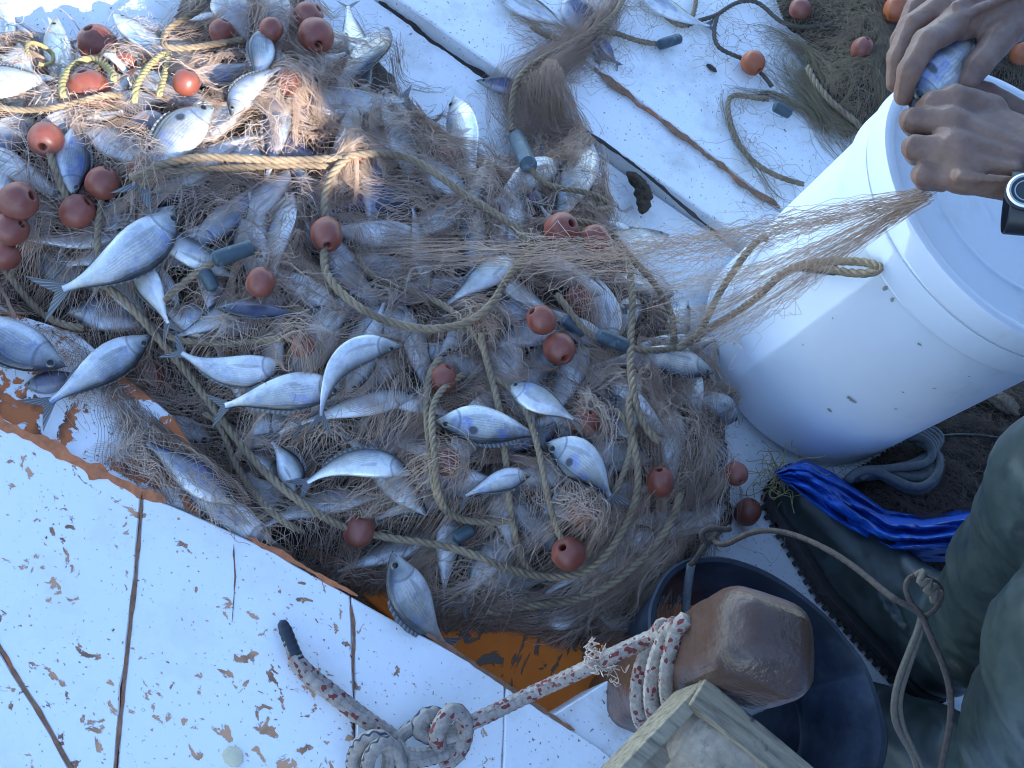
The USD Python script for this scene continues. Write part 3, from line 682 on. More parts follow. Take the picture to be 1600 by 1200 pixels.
def dome(c, ax, t, r, hgt, k=14, m=4):
    ax = ax / np.linalg.norm(ax); t = t - ax * (t @ ax); t = t / np.linalg.norm(t); b = np.cross(ax, t)
    a = np.linspace(0, 2 * np.pi, k, endpoint=False); v = []
    for e in np.linspace(-.35, 1.25, m + 1):
        v.append(c + r * math.cos(e) * (np.cos(a)[:, None] * t + np.sin(a)[:, None] * b) + hgt * math.sin(e) * ax)
    v = np.vstack(v + [c + hgt * ax]); f = []
    i = np.arange(m)[:, None] * k; j = np.arange(k)[None]; j2 = (j + 1) % k
    q = np.stack([i + j, i + j2, i + k + j2, i + k + j], -1).reshape(-1, 4)
    f = np.vstack([q[:, [0, 1, 2]], q[:, [0, 2, 3]], np.stack([m * k + j[0], m * k + j2[0], np.full(k, (m + 1) * k)], 1)])
    return v, f


# ------------------------------------------------------------------ floats and leads
def bead_mesh(R, hl, rh, n=26, k=18):
    ph = math.acos(min(rh * 1.35 / R, .99)); e = np.linspace(-ph, ph, k - 4)
    rr, zz = R * np.cos(e) ** .92, hl * np.sin(e)
    rr = np.r_[rr, rh * 1.05, rh, rh, rh * 1.05]; zz = np.r_[zz, zz[-1] * .95, zz[-1] * .8, -zz[-1] * .8, -zz[-1] * .95]
    a = np.linspace(0, 2 * np.pi, n, endpoint=False)
    v = np.stack([rr[None] * np.cos(a)[:, None], rr[None] * np.sin(a)[:, None], np.repeat(zz[None], n, 0)], -1).reshape(-1, 3)
    i = np.arange(n)[:, None]; i2 = (i + 1) % n; j = np.arange(k)[None]; j2 = (j + 1) % k
    q = np.stack([i * k + j, i2 * k + j, i2 * k + j2, i * k + j2], -1).reshape(-1, 4)
    return v, np.vstack([q[:, [0, 1, 2]], q[:, [0, 2, 3]]])


def netfloat(label, u, v, w, ang, tilt, dz=.018, col='float', under=False, zz=None, group='terracotta floats of the net'):
    """w the width in the photograph; ang the direction of the float's bore there (degrees, 0 to the right, 90 up); tilt how far the bore points at the viewer"""
    P = at(u, v, dz) if zz is None else W(u, v, zz)
    depth = (P - CC) @ _D; R = w * .94 / 2 / (FPX / depth)
    rf = np.random.default_rng(int(abs(u * 7 + v * 13))); vv, f = bead_mesh(R * rf.uniform(.93, 1.0), R * rf.uniform(.94, 1.12), R * .21)
    n = meshkit.fbm(vv / R * 1.3 + u, 2)[:, None] - .5; vv = vv * (1 + .14 * n)
    a, t = math.radians(ang), math.radians(tilt)
    d = math.cos(t) * (math.cos(a) * CR + math.sin(a) * CU) - math.sin(t) * _D
    x = np.cross(d, A([.3, .2, .9])); x /= np.linalg.norm(x); y = np.cross(d, x)
    wv = vv[:, :1] * x + vv[:, 1:2] * y + vv[:, 2:] * d
    o = obj('net_float', (wv, f), MAT[col], smooth=True, label=label, cat='float', group=group)
    o.AddTranslateOp().Set(Gf.Vec3d(*P.tolist()))
    if under: splat(wv + P, ex=.55)
    return P


def lead(label, a, b, w, dz=.012, zz=None):
    P, Q = (at(*a, dz), at(*b, dz)) if zz is None else (W(*a, zz), W(*b, zz))
    depth = (P - CC) @ _D; R = w / 2 / (FPX / depth); d = (Q - P) / np.linalg.norm(Q - P)
    p = A([P, P + d * .002, P + (Q - P) * .3, P + (Q - P) * .7, Q - d * .002, Q]); r = R * A([.78, .98, 1.03, 1.0, .98, .78])
    obj('net_lead', tube(p, r, 14), MAT['lead'], smooth=40, label=label, cat='net lead', group='grey lead sleeves of the net')


def rope(label, pts, w=16, dz=.008, m='rope', name='net_rope', kind_='twist', cat='rope', absz=False, H=None):
    P = A([W(p[0], p[1], p[2]) if absz else at(p[0], p[1], p[2] if len(p) > 2 else dz, H) for p in pts])
    if not absz and len(P) > 4: P[:, 2] = .5 * P[:, 2] + .5 * ndimage.gaussian_filter1d(P[:, 2], 1.0)
    if not absz: P = A([W(p[0], p[1], z) for p, z in zip(pts, P[:, 2])])
    p = smoothline(P, .0022)
    depth = (P.mean(0) - CC) @ _D; R = w * .78 / 2 / (FPX / depth)
    obj(name, twisted(p, R) if kind_ == 'twist' else tube(p, R, 8), MAT[m], smooth=True, label=label, cat=cat, group='ropes of the net')
    return p


# ------------------------------------------------------------------ what lies under the netting
F = lambda *a, **k: fish(*a, under=True, **k)
F('dark striped fish near the top edge, under the net beside the shaded floats', [(352, -10), (372, 30), (395, 75)], 72, 1, .1, 0, 'b')
F('pale fish belly lit by sun just left of the dark striped fish at the top', [(285, 30), (320, 26), (352, 18)], 28, 1, .5, 0, 'w')
F('sunlit pale fish veiled by netting right of the upper left pair of pink floats', [(255, 52), (220, 55), (182, 62)], 40, 1, 0, 0, 'w')
F('grey fish tail pointing right at the bright white deck in the top left corner', [(20, 70), (60, 62), (110, 68)], 30, 1, 0, 0, 'b')
F('rounded dark blue fish in the middle of the sunlit patch', [(178, 178), (212, 165), (258, 158)], 74, -1, -.4, .004, 'b')
F('dark fish with netting over it left of the striped eye-up fish', [(265, 205), (235, 190), (190, 200)], 46, 1, 0, 0, 'b')
F('purple headed fish wrapped in sunlit white netting', [(385, 208), (430, 222), (500, 246)], 62, 1, -.1, .0, 'd')
F('big pale fish flank behind the purple headed fish', [(330, 235), (380, 240), (440, 258)], 60, 1, .1, 0, 'w')
F('dark blue fish right of the sunlit patch under a red float', [(440, 135), (462, 160), (480, 205)], 62, 1, -.2, .0, 'd')
F('fish head poking right of the dark blue fish, at the pile upper edge', [(505, 150), (540, 158), (590, 178)], 48, -1, .1, 0, 's')
F('pale fish wrapped in netting at the top right shoulder of the pile', [(545, 140), (572, 160), (610, 172)], 46, 1, .3, 0, 'w')
F('striped fish flank cut off by the left edge, above the pale bellied one', [(-60, 232), (10, 222), (62, 214)], 66, -1, 0, .004, 'b')
F('pale bellied fish below it, cut off by the left edge', [(-70, 238), (10, 262), (108, 318)], 58, -1, .35, .006, 's')
F('slim white bellied fish right of the upright grey fish', [(152, 213), (185, 211), (228, 229)], 30, 1, .5, .0, 'w')
F('blue fish nose-up beside the hanging rope below the dark red float', [(196, 292), (178, 340), (155, 410)], 62, -1, 0, 0, 'b')
F('netted fish right of the large silver fish, its tail to the left', [(352, 352), (305, 388), (246, 422)], 62, 1, .1, .004, 's')
F('small fish with a clear gill cover left of the large silver fish tail', [(58, 402), (100, 424), (150, 455)], 58, -1, 0, .004, 's')
F('fish with a big dark eye under blue grey netting, nose to the left', [(103, 488), (165, 490), (262, 520)], 66, 1, .1, .008, 'b')
F('blue silver fish with a black gill line left of the dark snouted fish', [(350, 518), (305, 500), (250, 478)], 62, -1, 0, .006, 's')
F('small dark purple head half sunk in the netting at the left edge of the pile', [(38, 602), (75, 598), (128, 585)], 40, 1, -.4, .0, 'd')
F('netted pale fish low on the left slope, tail to the left', [(332, 690), (280, 668), (222, 652)], 46, 1, 0, .004, 's')
F('slim white fish under the long rope', [(448, 752), (392, 700), (338, 648)], 42, -1, .35, .0, 'w')
F('netted fish sliding down to the white boards, eye near the lower edge', [(432, 852), (360, 808), (270, 742)], 52, 1, .2, .004, 's')
F('yellowish scaled fish head between two ropes near the lower left edge', [(445, 798), (415, 775), (388, 740)], 60, 1, 0, .004, 's')
F('pale fish flank striped blue behind the curved white fish', [(655, 520), (600, 505), (535, 545)], 62, -1, .0, .006, 's')
F('blue striped fish under pale netting in the middle of the pile', [(640, 452), (590, 420), (530, 415)], 64, 1, 0, .0, 'b')
F('dark blue fish back right of the middle red float', [(660, 310), (600, 312), (520, 330)], 66, 1, -.4, .0, 'd')
F('deep blue fish shape in the shadow of the middle net', [(560, 470), (530, 490), (480, 500)], 55, 1, -.4, -.006, 'd')
F('netted silver blue fish above the curved white fish', [(690, 460), (650, 462), (600, 470)], 40, 1, .2, -.002, 's')
F('slim white fish tail right of the curved fish', [(632, 515), (668, 540), (708, 556)], 27, 1, .4, .006, 'w')
F('blue fish striped like a mackerel left of the pair of dark red floats', [(855, 500), (805, 485), (758, 480)], 62, -1, -.1, .006, 'b')
F('striped fish standing on its head below the blue striped one', [(768, 612), (788, 572), (812, 525)], 62, 1, 0, .006, 's')
F('dark slim fish under the rope above the twin floats', [(822, 336), (785, 325), (715, 308)], 30, 1, -.3, .0, 'd')
F('small dark fish head right of the dark slim one', [(850, 322), (833, 308), (815, 285)], 36, 1, -.2, .0, 'd')
F('pale upright fish belly left of its twin in the upper middle', [(398, 292), (402, 325), (425, 395)], 42, 1, .5, .006, 'w')
F('pale upright fish belly above the dark purple fish', [(448, 292), (437, 335), (420, 398)], 38, -1, .5, .008, 'w')
F('pale netted fish left of the middle red float', [(490, 300), (478, 345), (470, 400)], 44, 1, .2, 0, 's')
F('thin silver fish pair lying tail up at the pile top right edge', [(778, 282), (735, 232), (698, 180)], 40, 1, .4, .0, 's')
F('small silver flank beside the thin fish pair', [(825, 272), (795, 272), (760, 262)], 34, 1, .2, .0, 's')
F('dark fish tip standing up left of two others by the grey lead', [(856, 300), (852, 268), (846, 226)], 40, 1, -.3, .004, 'd')
F('narrow grey fish tip standing between its two neighbours', [(872, 296), (882, 262), (886, 216)], 32, 1, -.2, .006, 'b')
F('bright blue silver fish tip standing right of two darker ones', [(886, 312), (900, 270), (906, 216)], 56, 1, 0, .008, 's')
F('grey fish beside the twin floats at the pile right shoulder', [(1000, 388), (965, 362), (930, 342)], 42, 1, 0, 0, 'b')
F('netted pale flank right of the dark lead in the right part', [(1000, 470), (975, 500), (960, 545)], 45, 1, .1, 0, 's')
F('silver fish in pale netting at the far right of the pile', [(1075, 470), (1060, 500), (1035, 545)], 46, 1, .1, 0, 'w')
F('netted fish belly at the right tip of the pile', [(1152, 652), (1110, 630), (1058, 602)], 52, 1, .4, .0, 'w')
F('upright white fish under the right rope, head lost in net', [(1046, 635), (1062, 672), (1082, 722)], 38, 1, .4, .004, 'w')
F('dark silver fish hanging at the right edge above the lower floats', [(1132, 690), (1100, 740), (1085, 800)], 48, 1, -.2, 0, 'd')
F('pale fish under netting above the blue striped prominent fish', [(905, 690), (862, 668), (815, 668)], 40, 1, .2, .002, 'w')
F('fish half hidden below the twin ropes left of the spotted fish', [(872, 742), (800, 755), (722, 780)], 46, 1, .1, .006, 's')
F('wide silver fish lying left of the twin ropes in the lower middle', [(748, 768), (670, 780), (588, 812)], 56, 1, .0, .006, 's')
F('long silver fish pointing its tail left above the leaning fish', [(692, 828), (610, 862), (528, 892)], 44, -1, .1, .006, 's')
F('scaly curved fish in the lower right netting under the rope', [(725, 872), (775, 905), (850, 905)], 66, -1, .0, .002, 's')
F('short silver band of fish showing through the lowest net folds', [(845, 968), (878, 966), (915, 966)], 42, 1, .1, -.002, 'w')
F('dim fish under the low right folds of net', [(925, 950), (965, 968), (1010, 985)], 36, 1, .1, -.002, 's')
F('fish flank under netting at the lower right by the black basin', [(985, 820), (1010, 850), (1030, 900)], 50, 1, 0, 0, 's')
F('blue sheen fish under netting left of the tall fish pair of ropes', [(640, 610), (610, 630), (575, 660)], 60, 1, -.2, -.004, 'd')
F('pale fish seen through netting right of the eyed fish', [(940, 560), (925, 600), (915, 640)], 46, 1, .1, -.002, 'w')
F('dark fish lying under the ropes right of the lower floats', [(1000, 745), (975, 780), (955, 830)], 40, 1, -.2, 0, 'b')
F('dark snouted fish wrapped round the net bundle on the plank seam', [(744, 126), (790, 135), (850, 145)], 30, 1, -.2, .004, 'd')
F('silver fish lying on the planks at the top under loose netting', [(770, -15), (830, 15), (890, 45)], 42, 1, .1, .004, 's')
F('dark purple fish in the loose netting beside the top rope', [(885, -10), (905, 30), (935, 85)], 50, 1, -.3, .004, 'd')
F('slim tail poking from the netting above the black lead', [(935, 55), (948, 78), (964, 100)], 18, 1, 0, .002, 'd')
# scattered ones that show only in gaps
fill = [(60, 150), (120, 190), (330, 120), (470, 95), (250, 320), (330, 450), (60, 340), (380, 600), (420, 660), (560, 600), (660, 700), (600, 740), (760, 640), (960, 620), (930, 480), (700, 340), (560, 250), (620, 220), (760, 880), (840, 820), (930, 880), (1040, 730), (1060, 820), (500, 800), (480, 560), (300, 740), (20, 520), (200, 460), (560, 80), (700, 860), (1000, 640), (840, 600), (740, 380), (900, 730)]
LAND = {'the pink sunlit floats': (145, 105), 'the bright pink float': (291, 129), 'the top shoulder floats': (480, 45), 'the large silver bream': (185, 390), 'the left edge floats': (20, 355), 'the left float pair': (140, 305), 'the upper left float': (72, 218), 'the glossy upper float': (510, 366), 'the twin floats': (905, 365), 'the tilted middle float': (407, 441), 'the dark float pair': (860, 522), 'the squeezed float': (692, 592),
        'the rope bend float': (561, 830), 'the open bored float': (889, 865), 'the wire handle float': (1032, 753), 'the bucket foot floats': (1158, 770), 'the curved white fish': (560, 590), 'the arched fish': (560, 735), 'the round eyed fish': (740, 662), 'the black spotted fish': (905, 730), 'the level right fish': (1020, 570), 'the board hanging fish': (640, 930), 'the upright left fish': (140, 580), 'the white bellied fish': (370, 570), 'the small red float': (697, 246), 'the veiled leaning fish': (750, 435), 'the grey left lead': (365, 396), 'the right grey lead': (957, 532), 'the standing fish tips': (880, 260), 'the sunlit spotted fish': (280, 220), 'the purple headed fish': (430, 225), 'the veiled left float': (232, 590), 'the veiled lower float': (699, 722), 'the long rope crossing': (400, 720)}
_seen = set()
def buried_label(u, v):
    def where(q):
        a = math.degrees(math.atan2(q[1] - v, u - q[0]))
        return ['right of', 'up right of', 'above', 'up left of', 'left of', 'below left of', 'below', 'below right of'][int(round(a / 45.)) % 8]
    near = sorted(LAND, key=lambda n: math.hypot(LAND[n][0] - u, LAND[n][1] - v))
    a = f'netted fish {where(LAND[near[0]])} {near[0]}'
    for n in near[1:6]:
        if a not in _seen: break
        a = f'netted fish {where(LAND[near[0]])} {near[0]}, {where(LAND[n])} {n}'
    _seen.add(a)
    return a
_r = np.random.default_rng(21); _pl = proj(np.c_[np.argwhere(m1 > .092) * HS + [X0, Y0], np.full((m1 > .092).sum(), .13)]); _pl = _pl[(_pl[:, 0] > -20) & (_pl[:, 1] > -10)]
extra = []
for _ in range(4000):
    q = _pl[_r.integers(len(_pl))]
    if all(np.hypot(*(q - e)) > 62 for e in extra): extra.append(q)
    if len(extra) > 78: break
for k, (u, v) in enumerate(fill + [tuple(e) for e in extra]):
    a = rng.uniform(0, 2 * np.pi); l = rng.uniform(65, 95); d = A([math.cos(a), math.sin(a)]) * l
    fish(buried_label(u, v), [A([u, v]) + d, A([u, v]) + rng.normal(0, 6, 2), A([u, v]) - d], rng.uniform(42, 62), rng.choice([-1, 1]), rng.normal(.1, .35), rng.uniform(-.006, .010), rng.choice(['s', 'b', 's', 'w', 's']), under=True, ex=rng.uniform(.55, 1.05), group='fish caught in the net')
fl = lambda *a, **k: netfloat(*a, under=True, **k)
fl('pinkish float sunk in netting at lower left, below the upright silver fish', 232, 590, 56, 110, 20)
fl('small red float under netting right of the white bellied fish', 474, 540, 42, 60, 30)
fl('red float half veiled between the two ropes above the lower middle fish', 699, 722, 46, 80, 40)
fl('red float under netting near the right rope, below the right white tail', 914, 660, 48, 70, 40)
fl('red float under netting above the lower right double rope', 908, 800, 48, 50, 30)
fl('red float hidden behind the blue striped fish in the middle', 752, 506, 46, 120, 30)
fl('brownish float under netting right of the paired dark floats', 905, 470, 50, 90, 30)
fl('small red float at the upper middle under the thin fish pair', 697, 246, 38, 90, 40, dz=.02)
fl('red float half under the pile top rope, left of the small round one', 550, 242, 38, 0, 30, dz=.016)
fl('red float sunlit at its top, above the dark blue fish', 452, 128, 44, 70, 20)
fl('reddish float buried under ropes right of the two dark red floats at left', 222, 264, 42, 20, 20)
fl('float wrapped in the net bundle lying across the plank seam', 852, 152, 62, 90, 55, dz=.02)
fl('red float deep in netting in the sunlit patch, left of centre', 195, 100, 40, 80, 30)
fl('dim red float deep in the middle left netting', 470, 640, 36, 70, 30, dz=.004)

# ------------------------------------------------------------------ the netting
HS_ = ndimage.gaussian_filter(ndimage.maximum_filter(HM, 3), 1.6)
EXS = ndimage.gaussian_filter(EX, .8)
INPILE = ndimage.gaussian_filter((m1 > .002).astype(float), 2)
BUCK = A([.287, .317])
_bz = A([.05, .043, 1.]); _bz /= np.linalg.norm(_bz); _bx = np.cross([0, 1., 0], _bz); _bx /= np.linalg.norm(_bx); BROT = np.stack([_bx, np.cross(_bz, _bx), _bz])
BORG = A([.287, .317, .009])
toB = lambda P: (P - BORG) @ BROT.T
fromB = lambda Q: Q @ BROT + BORG


def px2w(u, v, z=.1): return W(u, v, z)[:2]


def drape(lines, off, Hm):
    """lines (n, k, 2) in plan laid on the height map with the given offsets (n, k) or numbers"""
    z = hz(lines[..., 0], lines[..., 1], Hm) + off
    return np.concatenate([lines, z[..., None]], -1)


def warp(p, f, amp, seed):
    q = np.concatenate([p / f, np.full(p.shape[:-1] + (1,), seed * 1.37)], -1)
    return p + amp * 2 * np.stack([meshkit.fbm(q, 2, seed) - .5, meshkit.fbm(q + 31.7, 2, seed + 5) - .5], -1)


def smooth_rand(n, k, step, amp, r):
    m = max(k // step, 2) + 2
    a = r.normal(0, 1, (n, m)); x = np.linspace(0, m - 1.001, k); i = x.astype(int); t = x - i; t = t * t * (3 - 2 * t)
    return amp * (a[:, i] * (1 - t) + a[:, i + 1] * t)


def patch(c, ang, Lp, wid, n, seed, k=30, zz=.0013, hard=.05, lift=.012):
    """meshes pulled together into a fold: strands that run side by side, swerve together and zigzag from knot to knot"""
    r = np.random.default_rng(seed)
    t = np.linspace(-.5, .5, k)[None] + r.uniform(-.25, .25, (n, 1)); t = t * r.uniform(.5, 1.1, (n, 1))
    o = np.sort(r.normal(0, .5, n))[:, None] * (1 + .9 * np.sin(2 * np.pi * (t * r.uniform(.5, 1.3) + r.random()))) * .6
    zig = ((np.arange(k)[None] + np.arange(n)[:, None]) % 2 - .5) * r.uniform(.3, 1.4, (n, 1)) * zz * 2
    x = t * Lp; y = o * wid + zig + smooth_rand(n, k, 5, .0035, r)
    d = A([math.cos(ang), math.sin(ang)]); e = A([-d[1], d[0]])
    p = c + x[..., None] * d + y[..., None] * e
    p = warp(p, hard, hard * .55, seed % 97)
    off = .0015 + r.random((n, 1)) * lift + smooth_rand(n, k, 4, .0035, r)
    return p, off


def bundle(pts, w, n, seed, lift=.012, spread_ends=1.5, k=None, zz=.002, base=0.):
    r = np.random.default_rng(seed)
    P = A([at(u, v, .0, HS_) for u, v in pts]); c = smoothline(P, .004)[:, :2]
    k = k or max(len(c) // 2, 12)
    s = np.linspace(0, 1, k)[None] * r.uniform(.6, 1.05, (n, 1)) + r.uniform(-.12, .4, (n, 1)); s = np.clip(s, 0, 1) * (len(c) - 1)
    x = np.interp(s, np.arange(len(c)), c[:, 0]); y = np.interp(s, np.arange(len(c)), c[:, 1])
    t = np.gradient(c, axis=0); t /= np.maximum(np.linalg.norm(t, axis=1, keepdims=True), 1e-9)
    nx = np.interp(s, np.arange(len(c)), -t[:, 1]); ny = np.interp(s, np.arange(len(c)), t[:, 0])
    u = s / (len(c) - 1)
    sp = w * (1 + spread_ends * (2 * np.abs(u - .5)) ** 2 + .35 * np.sin(u * 9 + seed))
    o = r.normal(0, .5, (n, 1)) + smooth_rand(n, k, 6, .22, r)
    zig = ((np.arange(k)[None] + np.arange(n)[:, None]) % 2 - .5) * zz
    o = o * sp + zig
    p = np.stack([x + nx * o, y + ny * o], -1)
    p = warp(p, .05, .012, seed % 83)
    off = base + .002 + lift * np.exp(-(o / np.maximum(w, 1e-5)) ** 2) * r.random((n, 1)) + smooth_rand(n, k, 5, .003, r)
    return p, off


def loops(cs, n, seed, k=18, step=.0034, curl=.5):
    r = np.random.default_rng(seed)
    c = cs[r.integers(0, len(cs), n)] + r.normal(0, .012, (n, 2))
    kap = smooth_rand(n, k, 5, curl, r); a = r.uniform(0, 6.28, (n, 1)) + np.cumsum(kap, 1)
    d = np.stack([np.cos(a), np.sin(a)], -1) * step * r.uniform(.5, 1.3, (n, 1, 1))
    p = c[:, None] + np.cumsum(d, 1)
    off = .003 + r.random((n, 1)) * .014 + smooth_rand(n, k, 5, .005, r)
    return p, np.maximum(off, .001)


def emit(jobs, name, m, parent, Hm=None, wd=.0004, **kw):
    lines = []
    for p, off in jobs:
        L = drape(p, off, HS_ if Hm is None else Hm)
        if Hm is None:
            r = np.random.default_rng(len(lines) + 3); e = hz(L[..., 0], L[..., 1], EXS)
            L[..., 2] -= .022 * np.clip((e - r.random((len(L), 1)) + smooth_rand(len(L), L.shape[1], 6, .12, r)) / .15, 0, 1)
        L = .25 * np.concatenate([L[:, :1], L[:, :-1]], 1) + .5 * L + .25 * np.concatenate([L[:, 1:], L[:, -1:]], 1)
        lines += list(L)
    if lines: curves(name, lines, wd, m, parent, kind='stuff', **kw)


pil = np.argwhere(m1 > .012); pilexy = np.stack([gx[pil[:, 0]], gy[pil[:, 1]]], 1)
# thick covers: (u, v, radius in px, strands, direction of the strands in the picture in degrees)
DENSE = [(590, 205, 70, 200, 20), (640, 190, 60, 150, 10), (700, 330, 70, 200, -30), (640, 310, 60, 150, -10), (760, 300, 50, 110, -35), (300, 210, 50, 60, 20), (240, 60, 60, 90, 15), (40, 60, 55, 150, -20), (400, 105, 60, 100, 20), (480, 90, 50, 100, -10), (510, 200, 45, 110, -40), (340, 330, 60, 140, 30), (440, 480, 60, 150, 60), (380, 520, 45, 90, 40),
         (480, 400, 60, 110, 30), (420, 640, 55, 110, -50), (300, 720, 60, 120, -45), (250, 690, 40, 80, -60), (370, 780, 60, 120, -50), (580, 620, 70, 190, 75), (580, 690, 55, 100, 60), (700, 560, 60, 140, -50), (720, 620, 50, 110, -60), (640, 560, 45, 80, 60), (850, 620, 60, 120, -50), (930, 600, 60, 150, -40), (960, 700, 60, 150, -80), (1010, 640, 50, 130, 70), (1090, 760, 55, 150, 80),
         (1110, 640, 50, 130, 30), (1000, 820, 60, 150, 60), (940, 860, 60, 140, 50), (1030, 880, 60, 170, 45), (900, 760, 45, 80, -60), (780, 830, 50, 80, 70), (680, 900, 50, 90, 10), (820, 950, 70, 190, 10), (960, 930, 60, 170, 30), (740, 960, 60, 130, 5), (620, 880, 45, 80, 20), (900, 280, 50, 90, 20), (860, 330, 50, 90, -20), (880, 440, 60, 110, 20), (800, 420, 60, 90, 0), (1000, 430, 50, 100, -30), (1040, 500, 50, 130, -40),
         (300, 640, 40, 60, -40), (160, 560, 45, 60, -60), (120, 500, 45, 40, -70), (60, 360, 40, 50, 20), (240, 480, 40, 70, 40), (330, 440, 40, 70, 50), (560, 420, 60, 90, 20), (660, 420, 60, 90, 10), (620, 470, 40, 60, 20), (470, 700, 45, 80, 70), (540, 830, 40, 60, 30), (480, 820, 45, 60, -30), (1075, 560, 40, 80, 20), (1130, 600, 35, 80, 40), (640, 120, 30, 40, -30)]
JA, JB, JC = [], [], []
sd = 100
for (u, v, rad, n, ang) in DENSE:
    c = px2w(u, v); q = px2w(u + 10 * math.cos(math.radians(ang)), v - 10 * math.sin(math.radians(ang))) - c; a0 = math.atan2(q[1], q[0])
    for j in range(3):
        sd += 1; r = np.random.default_rng(sd)
        cc = c + r.normal(0, rad / 1450 * .45, 2)
        (JA, JB, JC)[j % 3].append(patch(cc, a0 + r.normal(0, .35), rad / 1450 * r.uniform(2.2, 3.4), rad / 1450 * r.uniform(.6, 1.1), int(n * .27), sd, k=34))
for j in range(120):  # thin cover everywhere
    sd += 1; r = np.random.default_rng(sd); c = pilexy[r.integers(len(pilexy))]
    (JA, JB, JC)[j % 3].append(patch(c, r.uniform(0, 3.14), r.uniform(.08, .17), r.uniform(.015, .06), r.integers(6, 16), sd, k=34, hard=r.choice([.04, .06, .09])))
BUN = [([(520, 900), (640, 925), (760, 962), (900, 940), (1000, 880), (1060, 790)], .022, 150), ([(540, 905), (700, 965), (860, 985), (1000, 985), (1060, 930)], .014, 90), ([(700, 960), (850, 955), (980, 900), (1080, 800), (1130, 700)], .02, 110), ([(740, 470), (790, 560), (850, 660), (905, 780), (930, 850)], .012, 70),
       ([(600, 530), (690, 545), (760, 600), (830, 690), (880, 800)], .010, 50), ([(1000, 430), (1040, 520), (1080, 620), (1120, 740), (1120, 830)], .018, 90), ([(225, 640), (280, 710), (350, 780), (430, 845), (520, 890)], .011, 80), ([(180, 560), (250, 660), (330, 760), (420, 840)], .010, 60), ([(300, 250), (420, 290), (520, 300), (600, 290), (690, 300)], .012, 60),
       ([(520, 250), (580, 215), (650, 200), (720, 225), (790, 265)], .016, 110), ([(560, 180), (600, 210), (660, 240), (740, 280)], .014, 80), ([(560, 380), (680, 395), (820, 410), (960, 400)], .016, 100), ([(280, 100), (370, 70), (450, 65), (540, 80)], .012, 60), ([(-20, 40), (30, 40), (70, 70), (90, 110)], .018, 80), ([(480, 120), (530, 130), (600, 150)], .012, 60), ([(930, 250), (950, 330), (990, 400)], .008, 40)]
for j, (p, w, n) in enumerate(BUN): (JA, JB, JC)[j % 3].append(bundle(p, w, int(n * .65), 900 + j, zz=.002))
JA.append(loops(pilexy, 380, 5, curl=.4)); JB.append(loops(pilexy, 380, 6, curl=.6)); JC.append(loops(pilexy, 380, 7, curl=.25, k=26))
def cells(c, ang, dx, dy, n, k, seed, squeeze=1., lift=.010):
    """a piece of open netting: each strand zigzags and meets its neighbours at the knots, so that diamond cells show"""
    r = np.random.default_rng(seed)
    i = np.arange(n)[:, None]; j = np.arange(k)[None]
    x = (j - k / 2) * dy; y = (i - n / 2 + .5 * (((i + j) % 2) - .5) * 2 * .96) * dx * squeeze * (1 + .5 * np.sin(j / k * np.pi * r.uniform(.6, 1.6) + r.uniform(0, 6)))
    d = A([math.cos(ang), math.sin(ang)]); e = A([-d[1], d[0]])
    p = c + x[..., None] * d + y[..., None] * e
    p = warp(p, .07, .05, seed % 89); p = warp(p, .022, .011, seed % 71)
    off = .003 + lift * meshkit.fbm(np.concatenate([p / .03, np.full(p.shape[:-1] + (1,), seed % 13)], -1), 2, seed % 31) + r.normal(0, .0004, p.shape[:-1])
    return p, off
CELLS = [(470, 500, 70), (600, 610, 80), (590, 680, 70), (250, 700, 120), (330, 770, 130), (230, 620, 100), (300, 640, 120), (420, 520, 40), (470, 420, 20), (560, 300, 10), (640, 340, -20), (700, 540, -40), (760, 640, -60), (940, 600, -50), (990, 660, 80), (1060, 640, 40), (1090, 740, 80), (900, 790, 60), (1000, 830, 60), (740, 900, 10), (640, 900, 20), (420, 640, -40), (330, 320, 30), (240, 330, 40), (420, 210, 20), (500, 180, -20), (60, 370, 20), (150, 520, 100), (860, 330, 20), (900, 280, 30), (620, 230, 10), (700, 300, -20), (380, 120, 10), (250, 80, 20), (120, 240, 60), (530, 800, 40), (850, 930, 10), (960, 900, 40), (700, 430, 0), (580, 450, 20), (800, 780, 70), (1030, 560, 50), (660, 760, 60)]
for j, (u, v, a) in enumerate(CELLS):
    r = np.random.default_rng(3000 + j); c = px2w(u, v); q = px2w(u + 10 * math.cos(math.radians(a)), v - 10 * math.sin(math.radians(a))) - c
    for m_ in range(4):
        (JA, JC, JB)[(j + m_) % 3].append(cells(c + r.normal(0, .022, 2), math.atan2(q[1], q[0]) + r.normal(0, .3), r.uniform(.0032, .0052), r.uniform(.0048, .0068), r.integers(14, 26), r.integers(16, 30), 3000 + j * 4 + m_, r.uniform(.5, 1.0)))
emit(JA, 'netting', MAT['net'], net); emit(JB, 'netting', MAT['net2'], net); emit(JC, 'netting', MAT['net3'], net)

